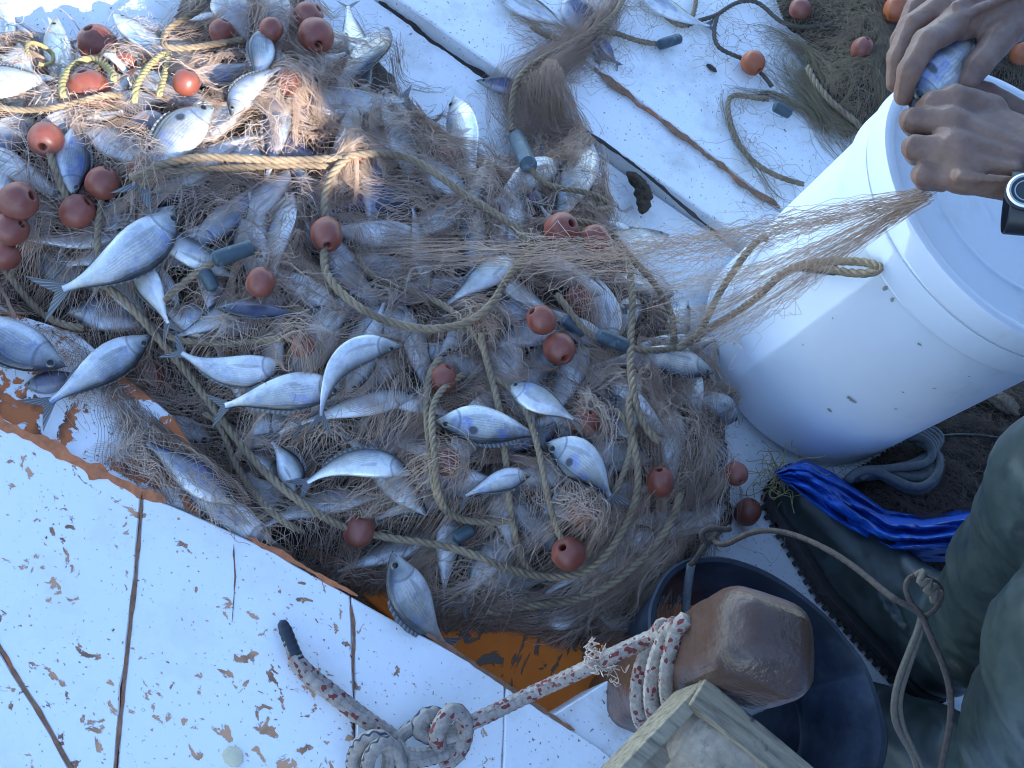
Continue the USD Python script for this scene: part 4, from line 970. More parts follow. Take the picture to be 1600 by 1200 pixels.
# bundle across the plank seam, with its loose strands
bn = thing('net_bundle', 'sausage shaped bundle of pinkish netting lying across the plank seam at the top', 'net bundle')
HS2 = HS_
JD = [cells(px2w(860, 130), 2.0, .004, .006, 26, 26, 4100, .8, .03), cells(px2w(900, 60), 1.2, .004, .006, 22, 24, 4101, .8, .02), bundle([(905, 70), (860, 95), (835, 135), (850, 180), (880, 215)], .03, 220, 72, lift=.03, spread_ends=.2), bundle([(940, 0), (915, 60), (870, 100), (850, 150), (868, 200), (880, 250)], .024, 260, 77, lift=.035, spread_ends=.6), bundle([(990, -20), (940, 30), (880, 90), (830, 130)], .012, 120, 78, lift=.02), bundle([(800, 20), (880, 70), (930, 120)], .02, 70, 79), bundle([(865, 190), (880, 250), (930, 290), (950, 310)], .007, 70, 80, lift=.012)]
JD.append(loops(A([px2w(*q) for q in ((850, 140), (840, 110), (870, 170), (900, 70), (950, 30), (980, 50), (880, 40), (920, 20), (860, 230))]), 240, 81, k=22))
emit(JD, 'netting', MAT['net'], bn)
# thin webs that lie on the upper planks
JE = [loops(A([px2w(u, v, .03) for u, v in ((1010, 20), (1060, 40), (1160, 60), (1180, 90), (1200, 130), (1150, 160), (1165, 230), (1190, 270), (1215, 300), (1180, 45), (1330, 215), (1290, 200), (1000, 90), (1105, 80))]), 130, 83, k=26, curl=.25)]
emit(JE, 'netting', MAT['net'], oldnet, wd=.0005)
# the old net behind
up = np.argwhere(m2 > .008); upxy = np.stack([gx[up[:, 0]], gy[up[:, 1]]], 1); upp = proj(np.c_[upxy, np.full(len(upxy), .05)]); upxy = upxy[(upp[:, 0] < 1640) & (upp[:, 1] > -40)]
JF, JG = [], []
for j in range(90):
    sd += 1; r = np.random.default_rng(sd); c = upxy[r.integers(len(upxy))]
    (JF, JG)[j % 2].append(patch(c, r.uniform(0, 3.14), r.uniform(.08, .16), r.uniform(.02, .05), r.integers(8, 22), sd, k=30, hard=.09))
JF.append(loops(upxy, 1500, 91, curl=.5, k=22)); JG.append(loops(upxy, 900, 92, curl=.3, k=28))
JF += [bundle([(1215, 90), (1235, 130), (1270, 175), (1330, 225)], .022, 190, 94, lift=.02), bundle([(1195, 75), (1240, 75), (1270, 110), (1280, 170)], .016, 120, 95, lift=.02), bundle([(1140, 150), (1180, 150), (1230, 165), (1290, 200)], .008, 60, 96), bundle([(1130, 145), (1150, 230), (1180, 270), (1215, 310)], .004, 22, 97), bundle([(1400, 60), (1370, 110), (1370, 150), (1400, 175)], .018, 120, 98)]
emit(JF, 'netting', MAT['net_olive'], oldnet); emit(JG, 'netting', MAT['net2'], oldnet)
lo = np.argwhere(m3 > .006); loxy = np.stack([gx[lo[:, 0]], gy[lo[:, 1]]], 1); lpp = proj(np.c_[loxy, np.full(len(loxy), .05)]); loxy = loxy[lpp[:, 0] < 1640]
JH = [loops(loxy, 700, 93, curl=.5, k=22)]
for j in range(34):
    sd += 1; r = np.random.default_rng(sd); c = loxy[r.integers(len(loxy))]
    JH.append(patch(c, r.uniform(-.6, .9), r.uniform(.08, .14), r.uniform(.02, .04), 22, sd, k=28))
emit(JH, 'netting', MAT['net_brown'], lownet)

# ------------------------------------------------------------------ fish lying on top of the netting
HM = np.maximum(HM, HS_ + .004)
T = .003
fish('large silver bream with fine gold stripes on top of the left part of the pile', [(273, 326), (212, 392), (98, 452)], 84, 1, .12, T + .012, 's')
fish('white bellied tail end of a fish crossing under the large silver bream', [(208, 405), (238, 455), (262, 505)], 46, -1, .45, T, 's')
fish('bream with its eye and black shoulder spot visible, nose up in the sunlit patch', [(334, 168), (285, 205), (222, 288)], 74, -1, -.1, T + .006, 'p')
fish('upright grey fish with its tail at the top, between two red floats at left', [(116, 308), (112, 245), (124, 186)], 62, -1, -.1, T, 'b')
fish('big sunlit silver fish entering from the left edge at the top', [(-60, 136), (15, 128), (82, 122)], 62, 1, .1, T, 's')
fish('curved slim white fish in the sun between the pink floats', [(166, 88), (188, 100), (206, 135)], 26, 1, .5, T, 'w')
fish('fish head with an eye standing straight up in the sunlit patch', [(408, 44), (408, 90), (398, 130)], 44, -1, -.1, T + .01, 's')
fish('sunlit fish with a gaping mouth left of the dark blue fish', [(362, 182), (388, 140), (438, 106)], 42, 1, .2, T, 's')
fish('thick blue fish entering from the left edge above the white paint', [(102, 572), (30, 540), (-80, 480)], 84, 1, -.05, T + .006, 'b')
fish('upright silver fish whose forked tail rests on the white paint at left', [(236, 524), (158, 574), (78, 628)], 66, 1, .15, T + .008, 's')
fish('white bellied fish arched right of the long rope, tail at upper left', [(448, 562), (372, 580), (284, 552)], 52, 1, .45, T + .006, 'w')
fish('striped fish with its tail pointing left, right of the long rope', [(538, 606), (452, 612), (352, 634)], 62, 1, .1, T + .006, 's')
fish('curved white fish with a purple tail tip pointing down in the middle', [(628, 542), (538, 562), (502, 650)], 52, 1, .45, T + .014, 'w')
fish('arched fish with a white belly and golden back stripe in the lower middle', [(646, 742), (560, 724), (480, 754)], 56, -1, .3, T + .006, 's')
fish('fish with a big round eye facing left between the two hanging ropes', [(680, 660), (745, 662), (840, 680)], 68, -1, -.05, T + .004, 'p')
fish('striped fish leaning to the lower left under the stretched net', [(804, 398), (755, 435), (698, 474)], 52, -1, .15, T, 's')
fish('tapering fish with its tail pointing right above the right red float', [(792, 602), (836, 622), (896, 654)], 54, 1, .1, T, 's')
fish('blue striped fish with a black shoulder spot at right, tail to the lower right', [(852, 694), (910, 722), (952, 776)], 70, -1, .1, T + .006, 'p')
fish('tail half of a fish lying on the twin ropes, tail to the left', [(830, 742), (780, 752), (728, 775)], 38, 1, .2, T, 's')
fish('fish lying level at the right end of the pile, eye towards the bucket', [(1115, 582), (1020, 562), (925, 574)], 54, 1, .1, T, 's')
fish('silver fish hanging over the white board edge, head up and tail down', [(614, 862), (640, 928), (694, 1006)], 74, -1, -.15, T + .004, 's', zs=[.135, .12, .075])
fish('dark headed fish with a purple snout poking left in the middle left netting', [(338, 482), (395, 484), (470, 492)], 36, -1, -.3, T, 'd')
fish('fish head with a pale eye beside the long rope, nose down', [(462, 770), (452, 730), (425, 690)], 44, -1, -.1, T, 's')
fish('forked fish tail lying on the planks beside the lead at the top', [(985, -30), (1050, 18), (1108, 40)], 40, 1, .2, .004, 's')

fl = netfloat
fl('dark red float with its bore open, upper left above the hanging rope', 72, 218, 62, -80, 50)
fl('oval dark red float, upper one of the pair left of the large silver bream', 160, 286, 56, 60, 15)
fl('round dark red float, lower one of the pair left of the large silver bream', 121, 331, 56, 35, 20)
fl('uppermost of the three netted floats stacked at the left edge', 28, 314, 64, 15, 15)
fl('orange toned middle float of the three stacked at the left edge', 18, 358, 56, 20, 20)
fl('lowest of the three floats stacked at the left edge', 10, 397, 54, 40, 25)
fl('pale pink sunlit float with its bore facing us near the top left corner', 154, 72, 66, 110, 45)
fl('sunlit pink float under the yellow rope loop at upper left', 140, 143, 72, 100, 35)
fl('bright pink float in the full sun left of the gaping fish', 291, 129, 46, 70, 20)
fl('small pinkish float below the dark striped fish at the top', 346, 49, 42, 60, 25)
fl('brown float in shade left of the two at the top shoulder of the pile', 424, 46, 40, 85, 10)
fl('larger shaded float with a dark bore at the top shoulder of the pile', 494, 56, 60, -70, 40)
fl('shaded float touching the top of the larger one', 482, 26, 52, 30, 20)
fl('glossy red float hanging on the rope loop in the upper middle', 510, 366, 58, -75, 40, dz=.026)
fl('red oval float in the middle left, tilted, above the dark snouted fish', 407, 441, 48, 55, 10, dz=.022)
fl('left one of the twin floats on the rope at the right shoulder, bore visible', 877, 359, 60, 25, 50, dz=.024)
fl('right one of the twin floats on the rope at the right shoulder', 930, 372, 46, 10, 10, dz=.026)
fl('upper one of two dark red floats left of the grey lead in the right part', 846, 500, 50, 140, 30, dz=.024)
fl('lower one of two dark red floats left of the grey lead in the right part', 873, 545, 56, -60, 45, dz=.022)
fl('float squeezed in a rope loop above the fish with the round eye', 692, 592, 50, 60, 20, dz=.024)
fl('red float at the bend of the long rope in the lower middle', 561, 830, 54, 70, 15, dz=.026)
fl('red float with an open bore at the lower right of the pile', 889, 865, 58, 130, 50, dz=.024)
fl('netted float in the right part above the wire handle', 1032, 753, 50, 100, 30, dz=.02)
fl('upper one of the two floats at the pile edge beside the bucket foot', 1150, 740, 42, -60, 40, dz=.02)
fl('lower one of the two floats at the pile edge beside the bucket foot', 1168, 800, 46, 60, 20, dz=.014)
fl('orange float on the dark looped rope on the upper planks', 1176, 98, 42, -55, 20, dz=.018, col='float_orange')
fl('dark red float at the end of the dark rope, at the top edge', 1250, 14, 36, 80, 15, dz=.02)
fl('bright orange red float in the old net left of the fisherman at the top', 1401, 14, 42, 35, 15, dz=.03, col='float_orange')
fl('dim red float deep in the old net behind the bucket', 1346, 76, 36, 60, 40, dz=.012)
fl('orange float at the right edge behind the hands', 1596, 84, 36, 60, 20, dz=.03, col='float_orange')

lead('grey lead sleeve hanging from the net bundle on the white plank', (806, 213), (826, 258), 25)
lead('grey lead sleeve on the rope at the top edge near the looped dark rope', (1030, 70), (1062, 60), 17, .009)
lead('blue grey lead sleeve on the curved rope in the middle left', (334, 406), (394, 386), 26, .018)
lead('blue grey lead sleeve in the right part above the level fish', (934, 524), (980, 541), 23, .02)
lead('grey lead sleeve under netting left of the middle left red float', (318, 422), (334, 452), 22, .008)
lead('small blue grey lead near the lower rope', (710, 842), (738, 826), 22, .012)
lead('dark lead sleeve half hidden left of the two dark red floats', (880, 500), (912, 520), 20, .006)
lead('dark blue lead in the old net above the bucket', (1210, 165), (1235, 178), 18, .02)

rope('rope sweeping along the top of the pile and down its right shoulder', [(205, 278), (260, 255), (330, 246), (420, 250), (510, 248), (560, 242), (610, 241), (660, 257), (720, 300), (780, 338), (830, 385)], 16, .016)
rope('second rope running beside it across the upper left', [(220, 290), (280, 268), (370, 262), (450, 258), (520, 262)], 15, .012)
rope('rope making a big loop from the upper middle float to the twin floats', [(545, 246), (518, 275), (507, 320), (510, 366), (508, 420), (545, 468), (600, 500), (660, 513), (718, 508), (765, 478), (800, 425), (850, 388), (930, 376), (972, 400), (988, 460), (985, 540), (988, 600), (1000, 650), (1030, 690)], 16, .020)
rope('short rope bent over the twin floats', [(868, 352), (890, 345), (930, 352), (962, 372), (980, 395), (1010, 428), (1040, 470), (1052, 530)], 14, .022)
rope('long rope crossing the pile diagonally to the red float at its bend', [(150, 440), (200, 475), (250, 532), (300, 592), (350, 660), (405, 728), (470, 785), (530, 820), (561, 830), (620, 842), (700, 855), (760, 875), (830, 898), (910, 895), (960, 850), (995, 770), (990, 690), (985, 620)], 16, .018)
rope('rope parallel below the long diagonal rope', [(318, 648), (345, 668), (366, 720), (395, 768), (430, 805), (470, 830)], 14, .014)
rope('left one of the twin hanging ropes in the lower middle', [(690, 560), (672, 585), (667, 650), (675, 730), (690, 790), (740, 815), (800, 812)], 14, .018)
rope('right one of the twin hanging ropes, looping over the squeezed float', [(726, 585), (694, 606), (676, 640), (678, 700), (684, 760), (700, 800)], 14, .026)
rope('slack rope running down through the right middle to the low float', [(752, 520), (765, 580), (780, 640), (790, 720), (798, 800), (815, 870), (840, 900)], 14, .014)
rope('rope beside it ending at the float with the open bore', [(770, 590), (820, 640), (845, 720), (862, 800), (882, 850)], 13, .014)
rope('rope under the netting left of the squeezed float', [(560, 400), (600, 440), (680, 470), (740, 520), (760, 560)], 13, .008)
rope('rope hanging from the dark red float at upper left', [(74, 226), (85, 262), (100, 300), (118, 330)], 15, .016)
rope('rope hanging below the pair of dark red floats', [(158, 300), (155, 340), (153, 385), (160, 430)], 14, .014)
rope('rope running down from the left edge floats', [(-10, 400), (22, 440), (55, 480), (95, 505), (130, 512)], 15, .016)
rope('rope curving to the grey lead in the middle left', [(255, 470), (290, 440), (320, 418), (350, 402), (390, 388), (405, 400)], 15, .010)
rope('rope buried below the dark snouted fish', [(250, 520), (310, 535), (380, 535), (440, 530)], 13, .004)
rope('rope with the grey lead in the right part', [(870, 460), (900, 500), (930, 528), (985, 545), (1050, 545), (1095, 524)], 14, .014)
rope('thick rope in the lower right folds of the net', [(1062, 770), (1040, 830), (985, 890), (920, 930), (850, 945), (760, 955)], 17, .010)
rope('thin rope along the lower right of the pile', [(960, 640), (985, 700), (950, 790), (920, 870)], 12, .010)
rope('yellow stained rope looped over the pink float in the sun', [(100, 150), (112, 105), (140, 92), (168, 105), (178, 125)], 14, .026, 'rope_yellow')
rope('yellow stained rope in the sun by the bright pink float', [(212, 160), (232, 105), (260, 85), (255, 125), (250, 150)], 13, .018, 'rope_yellow')
rope('rope crossing the sunlit patch below the pink floats', [(-10, 165), (40, 172), (100, 165), (160, 150), (190, 150)], 13, .014)
rope('sunlit rope from the top edge to the small pinkish float', [(318, -10), (305, 20), (270, 40), (258, 70), (290, 75), (380, 62)], 13, .014)
rope('yellow ring of rope on the bright deck at the top left', [(45, 85), (62, 70), (80, 82), (80, 98), (62, 100)], 9, .012, 'rope_yellow')
rope('rope from the net bundle to the small grey lead at the top', [(830, 40), (900, 60), (945, 50), (985, 60), (1020, 68), (1035, 66)], 11, .006, H=HS_)
rope('rope rising from the net bundle to the top edge', [(800, 205), (800, 160), (812, 120), (850, 90), (905, 60), (945, 35), (968, 10), (978, -20)], 12, .022)
rope('rope end below the hanging grey lead', [(826, 258), (838, 275), (860, 290), (910, 300), (950, 318), (935, 328)], 12, .010)
rope('looped rope at the top edge left of the dark one', [(1010, -20), (1040, 25), (1068, 40), (1084, 20), (1090, -20)], 10, .006)
rope('dark rope looping on the upper planks to the orange float', [(1075, 40), (1100, 30), (1122, 22), (1150, 5), (1185, 5), (1215, 30), (1250, 42), (1300, 35)], 9, .006, 'rope_dark')
rope('dark rope dropping to the orange float from the loop', [(1122, 22), (1116, 50), (1125, 75), (1160, 92), (1190, 115), (1206, 135)], 9, .006, 'rope_dark')
rope('tan rope curving down the white plank to the bucket', [(1200, 155), (1165, 150), (1142, 152), (1138, 175), (1146, 205), (1165, 240), (1200, 268), (1255, 288)], 11, .006)
rope('yellowish rope in the old net by the bucket rim', [(1262, 105), (1275, 130), (1300, 160), (1330, 185), (1345, 200)], 13, .018, 'rope')

# sparse strands over everything
HM2 = ndimage.gaussian_filter(ndimage.maximum_filter(HM, 3), 1.2)
JK = []
for j in range(130):
    sd += 1; r = np.random.default_rng(sd); c = pilexy[r.integers(len(pilexy))]
    JK.append(patch(c, r.uniform(0, 3.14), r.uniform(.07, .16), r.uniform(.01, .04), r.integers(3, 8), sd, k=34, hard=r.choice([.04, .07])))
JK.append(loops(pilexy, 200, 401, k=24, curl=.3))
emit(JK, 'netting', MAT['net3'], net, Hm=HM2)
JL = []
for j in range(150):
    r = np.random.default_rng(7000 + j); c = pilexy[r.integers(len(pilexy))]
    JL.append(cells(c, r.uniform(0, 3.14), r.uniform(.003, .005), r.uniform(.005, .007), r.integers(6, 14), r.integers(14, 26), 7000 + j, r.uniform(.4, .9), .006))
emit(JL, 'netting', MAT['net'], net, Hm=HM2)

# ------------------------------------------------------------------ the white bucket
def lathe(prof_, n=96):
    a = np.linspace(0, 2 * np.pi, n, endpoint=False); p = np.asarray(prof_, float); m = len(p)
    v = np.stack([p[None, :, 0] * np.cos(a)[:, None], p[None, :, 0] * np.sin(a)[:, None], np.repeat(p[None, :, 1], n, 0)], -1).reshape(-1, 3)
    i = np.arange(n)[:, None]; i2 = (i + 1) % n; j = np.arange(m - 1)[None]
    q = np.stack([i * m + j, i2 * m + j, i2 * m + j + 1, i * m + j + 1], -1).reshape(-1, 4)
    return v, np.vstack([q[:, [0, 1, 2]], q[:, [0, 2, 3]]])


bk = thing('white_bucket', 'large white plastic bucket with a closed lid under the hands', 'bucket', loc=BORG)
RB, RT, HB = .160, .168, .376
rr = lambda z: RB + (RT - RB) * z / HB
def bpart(name, pr, sm=35):
    v, f = lathe(pr); obj(name, (v @ BROT, f), MAT['plastic'], bk, smooth=sm)
H0 = HB
bpart('body', [(0, 0), (RB - .012, 0), (RB - .003, .002), (RB, .008), (rr(H0 - .065), H0 - .065), (rr(H0 - .064) + .001, H0 - .064)])
bpart('collar', [(rr(H0) - .003, H0 - .067), (rr(H0) + .004, H0 - .0665), (rr(H0) + .0055, H0 - .063), (rr(H0) + .0055, H0 - .036), (rr(H0) + .0045, H0 - .034), (rr(H0) + .002, H0 - .0335), (rr(H0) + .0025, H0 - .028)])
bpart('lid', [(RT + .002, H0 - .030), (RT + .007, H0 - .0295), (RT + .0085, H0 - .026), (RT + .0085, H0 - .006), (RT + .007, H0 - .0015), (RT + .003, H0), (RT - .003, H0 - .0005), (RT - .0055, H0 - .0025), (RT - .007, H0 - .0052), (RT - .012, H0 - .0058), (.118, H0 - .0052), (.116, H0 - .0042), (.112, H0 - .0042), (.110, H0 - .0052), (.05, H0 - .0052), (.048, H0 - .0046), (0, H0 - .0046)])
r = np.random.default_rng(3)
def smear(u, v, w, h, seed):
    """a grey scuff: a thin irregular film on the bucket's wall"""
    d = BROT @ ray(u, v); o = toB(CC); best = None
    for t in np.linspace(.6, 1.5, 1800):
        q = o + d * t
        if 0 < q[2] < .31 and math.hypot(q[0], q[1]) <= rr(q[2]): best = q; break
    if best is None: return
    th = math.atan2(best[1], best[0]); z0 = best[2]; rs = np.random.default_rng(seed); n = 18
    ang = np.linspace(0, 2 * np.pi, n, endpoint=False); ra = 1 + .45 * rs.normal(0, 1, n) * .6
    du, dz_ = w * np.cos(ang) * ra, h * np.sin(ang) * ra
    p = [(th, z0)] + [(th + x / RB, z0 + y) for x, y in zip(du, dz_)]
    v3 = A([((rr(z) + .0008) * math.cos(t) , (rr(z) + .0008) * math.sin(t), z) for t, z in p])
    obj('scuff', (v3 @ BROT, A([(0, 1 + k, 1 + (k + 1) % n) for k in range(n)])), MAT['smudge'], bk)
for k, (u, v, w, h) in enumerate(((1330, 624, .0075, .003), (1384, 450, .002, .004), (1395, 468, .002, .003), (1411, 612, .0016, .001), (1460, 606, .0018, .0012), (1400, 638, .0022, .001), (1296, 640, .003, .002), (1148, 538, .0018, .0016), (1302, 497, .001, .001), (1437, 537, .003, .0012), (1348, 700, .001, .001), (1514, 587, .001, .001), (1255, 538, .001, .001))):
    smear(u, v, w, h, k)

# ------------------------------------------------------------------ stretched net from the pile to the hand
HND = W(1446, 304, .475)
sn = thing('stretched_net', 'veil of netting drawn tight from the pile over the bucket to the hand', 'fishing net')
r = np.random.default_rng(55)
ends = A([(560, 380), (640, 398), (760, 410), (860, 425), (940, 440), (1000, 455), (1035, 490), (1060, 520), (1090, 535)], float)
lines = []; crossl = []
ne = 150; k = 46
fe = np.sort(np.r_[r.beta(1.5, .75, ne - 36), r.uniform(0, .35, 36)]) * (len(ends) - 1)
grid = []
for q in range(ne):
    i = min(int(fe[q]), len(ends) - 2); e = ends[i] + (ends[i + 1] - ends[i]) * (fe[q] - i) + r.normal(0, 9, 2)
    E = at(e[0], e[1], .012); t = np.linspace(0, 1, k)
    sag = (.035 + .05 * (fe[q] / 8) ** 2 + r.normal(0, .006)) * np.sin(np.pi * t) ** 1.1
    L = HND + (E - HND) * t[:, None] + r.normal(0, .0035, 3) * (1 - t)[:, None]
    cl = int(fe[q] * 1.6); rc = np.random.default_rng(600 + cl); L[:, 2] -= sag * rc.uniform(.7, 1.35)
    sd_ = np.cross(E - HND, [0, 0, 1.]); sd_ /= np.linalg.norm(sd_)
    zig = ((np.arange(k) + q) % 2 - .5) * .005 * np.sin(np.pi * np.clip(t * 1.25, 0, 1)) * r.uniform(.3, 1.4)
    pull = np.sin(np.pi * t) ** 2 * rc.normal(0, .014) + np.sin(2 * np.pi * t) * rc.normal(0, .006); L += pull[:, None] * sd_
    L += zig[:, None] * sd_ + smooth_rand(1, k, 5, .0035, r)[0][:, None] * sd_ * np.sin(np.pi * t)[:, None] + smooth_rand(1, k, 6, .003, r)[0][:, None] * A([0, 0, 1])
    grid.append(L); lines.append(L)
def off_bucket(L):
    L = toB(L); rad = np.linalg.norm(L[:, :2], axis=1); lim = rr(np.clip(L[:, 2], 0, HB)) + .011
    m = (rad < lim) & (L[:, 2] < HB + .002) & (L[:, 2] > -.02)
    near = m & (L[:, 2] > HB - .05); L[near, 2] = HB + .003 + .002 * r.random()
    m2_ = m & ~near
    L[m2_, :2] = L[m2_, :2] / np.maximum(rad[m2_, None], 1e-6) * (lim[m2_, None] + .002)
    return fromB(L)
lines = [off_bucket(L) for L in lines]
for L in grid[::3]:
    for _ in range(3):
        i = r.integers(6, k - 8); n2 = r.integers(8, 20); a = smooth_rand(3, n2, 5, .010, r).T + np.linspace(0, 1, n2)[:, None] * (L[min(i + 5, k - 1)] - L[i]) * r.uniform(.2, 1.2) + r.normal(0, .012, 3) * np.linspace(0, 1, n2)[:, None]
        crossl.append(off_bucket(L[i] + a - a[:1]))
curves('veil', lines, .00042, MAT['net'], sn, kind='stuff'); curves('veil', crossl, .0004, MAT['net3'], sn, kind='stuff')
def near_bucket(u, v, z, off):
    """the point in front of the bucket's wall on that line of sight, or at height z where the bucket is not behind it"""
    d = BROT @ ray(u, v); o = toB(CC)
    for t in np.linspace(.6, 1.5, 1800):
        q = o + d * t
        if 0 < q[2] < HB and math.hypot(q[0], q[1]) <= rr(q[2]): return CC + ray(u, v) * (t - off)
    return W(u, v, z)
def rope3(label, P, w, m='rope', name='net_rope', kind_='twist', cat='rope'):
    p = smoothline(A(P), .0022); R = w / 2 / (FPX / ((p.mean(0) - CC) @ _D))
    obj(name, twisted(p, R) if kind_ == 'twist' else tube(p, R, 8), MAT[m], smooth=True, label=label, cat=cat)
rope3('rope rising with the stretched net to a loop in front of the bucket', [at(1060, 545, .02), at(1092, 524, .03)] + [near_bucket(u, v, .12, o) for u, v, o in ((1140, 494, .03), (1185, 462, .035), (1222, 428, .035), (1260, 412, .03), (1310, 408, .025), (1362, 412, .02), (1375, 420, .022), (1350, 427, .024), (1300, 421, .028), (1262, 414, .03))], 13)
rope3('rope carried up inside the stretched net', [at(1078, 536, .02), at(1092, 520, .03)] + [near_bucket(u, v, .16, .04) for u, v in ((1128, 452), (1150, 418), (1175, 385), (1197, 372))], 12)
_p, _q = near_bucket(1248, 418, .3, .024), near_bucket(1306, 425, .3, .020)
_d = (_q - _p) / np.linalg.norm(_q - _p)
obj('net_lead', tube(A([_p, _p + _d * .002, (_p + _q) / 2, _q - _d * .002, _q]), A([.003, .0043, .0045, .0043, .003]), 12), MAT['lead'], smooth=40, label='grey lead sleeve on the rope loop in front of the bucket', cat='net lead', group='grey lead sleeves of the net')

# ------------------------------------------------------------------ the black basin with its wire handle
BC = W(1204, 1056, .125); BC[2] = 0; ZBS = .125
_e = (W(1395, 1140, .125) - W(1085, 875, .125))[:2]; _e /= np.linalg.norm(_e); BA, BB = .150, .102
bs = thing('rubber_basin', 'black rubber basin with a rusty wire handle, between the brown post and the boot', 'basin', loc=(BC[0], BC[1], 0.0))
v, f = lathe([(0, .004), (.80, .004), (.84, .008), (.975, ZBS - .004), (1, ZBS), (.985, ZBS + .002), (.95, ZBS), (.81, .022), (.75, .014), (0, .013)], 90)
v = np.stack([v[:, 0] * BA * _e[0] - v[:, 1] * BB * _e[1], v[:, 0] * BA * _e[1] + v[:, 1] * BB * _e[0], v[:, 2]], 1)
v = v + (meshkit.fbm(v / .06, 2)[:, None] - .5) * .004
obj('shell', (v, f), MAT['rubber_navy'], bs, smooth=40)
def wire(name, px, w, m, parent, o, k=8, rad=None):
    p = smoothline(A([W(*q) for q in px]), .003); R = rad or w / 2 / (FPX / ((p.mean(0) - CC) @ _D))
    bump = 1 + .12 * (meshkit.noise(p / .006)[:, None] - .5)
    return obj(name, tube(p - o, R * np.repeat(bump, k, 1), k), m, parent, smooth=True)
ob = A([BC[0], BC[1], 0.])
wire('handle', [(1078, 882, .13), (1096, 860, .15), (1112, 843, .165), (1124, 850, .175), (1140, 848, .185), (1172, 833, .21), (1215, 830, .235), (1262, 844, .26), (1315, 872, .29), (1365, 910, .315), (1405, 940, .335), (1436, 958, .34), (1450, 985, .34), (1470, 1030, .335), (1484, 1080, .325), (1484, 1130, .31), (1470, 1200, .29), (1462, 1240, .28)], 10, MAT['rust'], bs, ob)
wire('hook', [(1112, 846, .165), (1098, 842, .168), (1097, 832, .172), (1110, 826, .174), (1128, 827, .174), (1141, 826, .174)], 9, MAT['rust'], bs, ob)
wire('eyelet', [(1440, 958, .34), (1420, 935, .345), (1416, 912, .35), (1428, 900, .352), (1452, 905, .352), (1470, 920, .35), (1466, 945, .345), (1446, 962, .34)], 9, MAT['rust'], bs, ob)
wire('cord', [(1440, 962, .338), (1428, 1000, .33), (1410, 1045, .32), (1398, 1090, .31), (1400, 1130, .30), (1418, 1165, .29), (1434, 1210, .28)], 11, MAT['rope_dark'], bs, ob)
wire('cord', [(1448, 962, .338), (1434, 1005, .33), (1418, 1050, .32), (1407, 1095, .31), (1412, 1135, .30), (1430, 1175, .29), (1446, 1215, .28)], 8, MAT['rope_dark'], bs, ob)
wire('knot', [(1432, 900, .354), (1442, 896, .358), (1438, 912, .36), (1452, 908, .36), (1448, 924, .36), (1462, 916, .358), (1458, 932, .356), (1470, 926, .354)], 13, MAT['rope_dark'], bs, ob)
wire('lug', [(1071, 985, .08), (1073, 930, .105), (1080, 882, .13)], 14, MAT['grey_cloth'], bs, ob)

# ------------------------------------------------------------------ the mooring post, its rope and the wooden crate
def hull_spheres(pts, r):
    s = trimesh.creation.icosphere(2)
    m = manifold3d.Manifold.hull_points(np.vstack([s.vertices * r + p for p in pts]))
    return m
top = [W(1138, 1022, .37), W(1138, 956, .37), W(1222, 984, .37), W(1224, 1060, .37)]
cen = sum(top) / 4
_bc = W(975, 1112, .02)
base = [A([_bc[0] + (p[0] - cen[0]) * .8, _bc[1] + (p[1] - cen[1]) * .8, .0]) for p in top]
pm = hull_spheres([cen + (p - cen) * .90 for p in top] + [cen + (p - cen) * .62 + A([0, 0, .007]) for p in top] + base, .021).refine_to_length(.008)
pv = pm.to_mesh(); v = np.array(pv.vert_properties[:, :3]); v = v + (meshkit.fbm(v / .03, 3)[:, None] - .5) * .006 * ((v - (_bc + (cen - _bc) * (v[:, 2:] / .37))) * A([1, 1, 0])) / .06
v[:, 2] += np.where(v[:, 2] > .355, .012 * (1 - np.minimum(np.linalg.norm(v[:, :2] - cen[:2], axis=1) / .07, 1) ** 2), 0)
post = obj('mooring_post', (v, pv.tri_verts), MAT['brown_paint'], smooth=True, label='square glossy brown mooring post with a rounded head in front of the black basin', cat='mooring post')

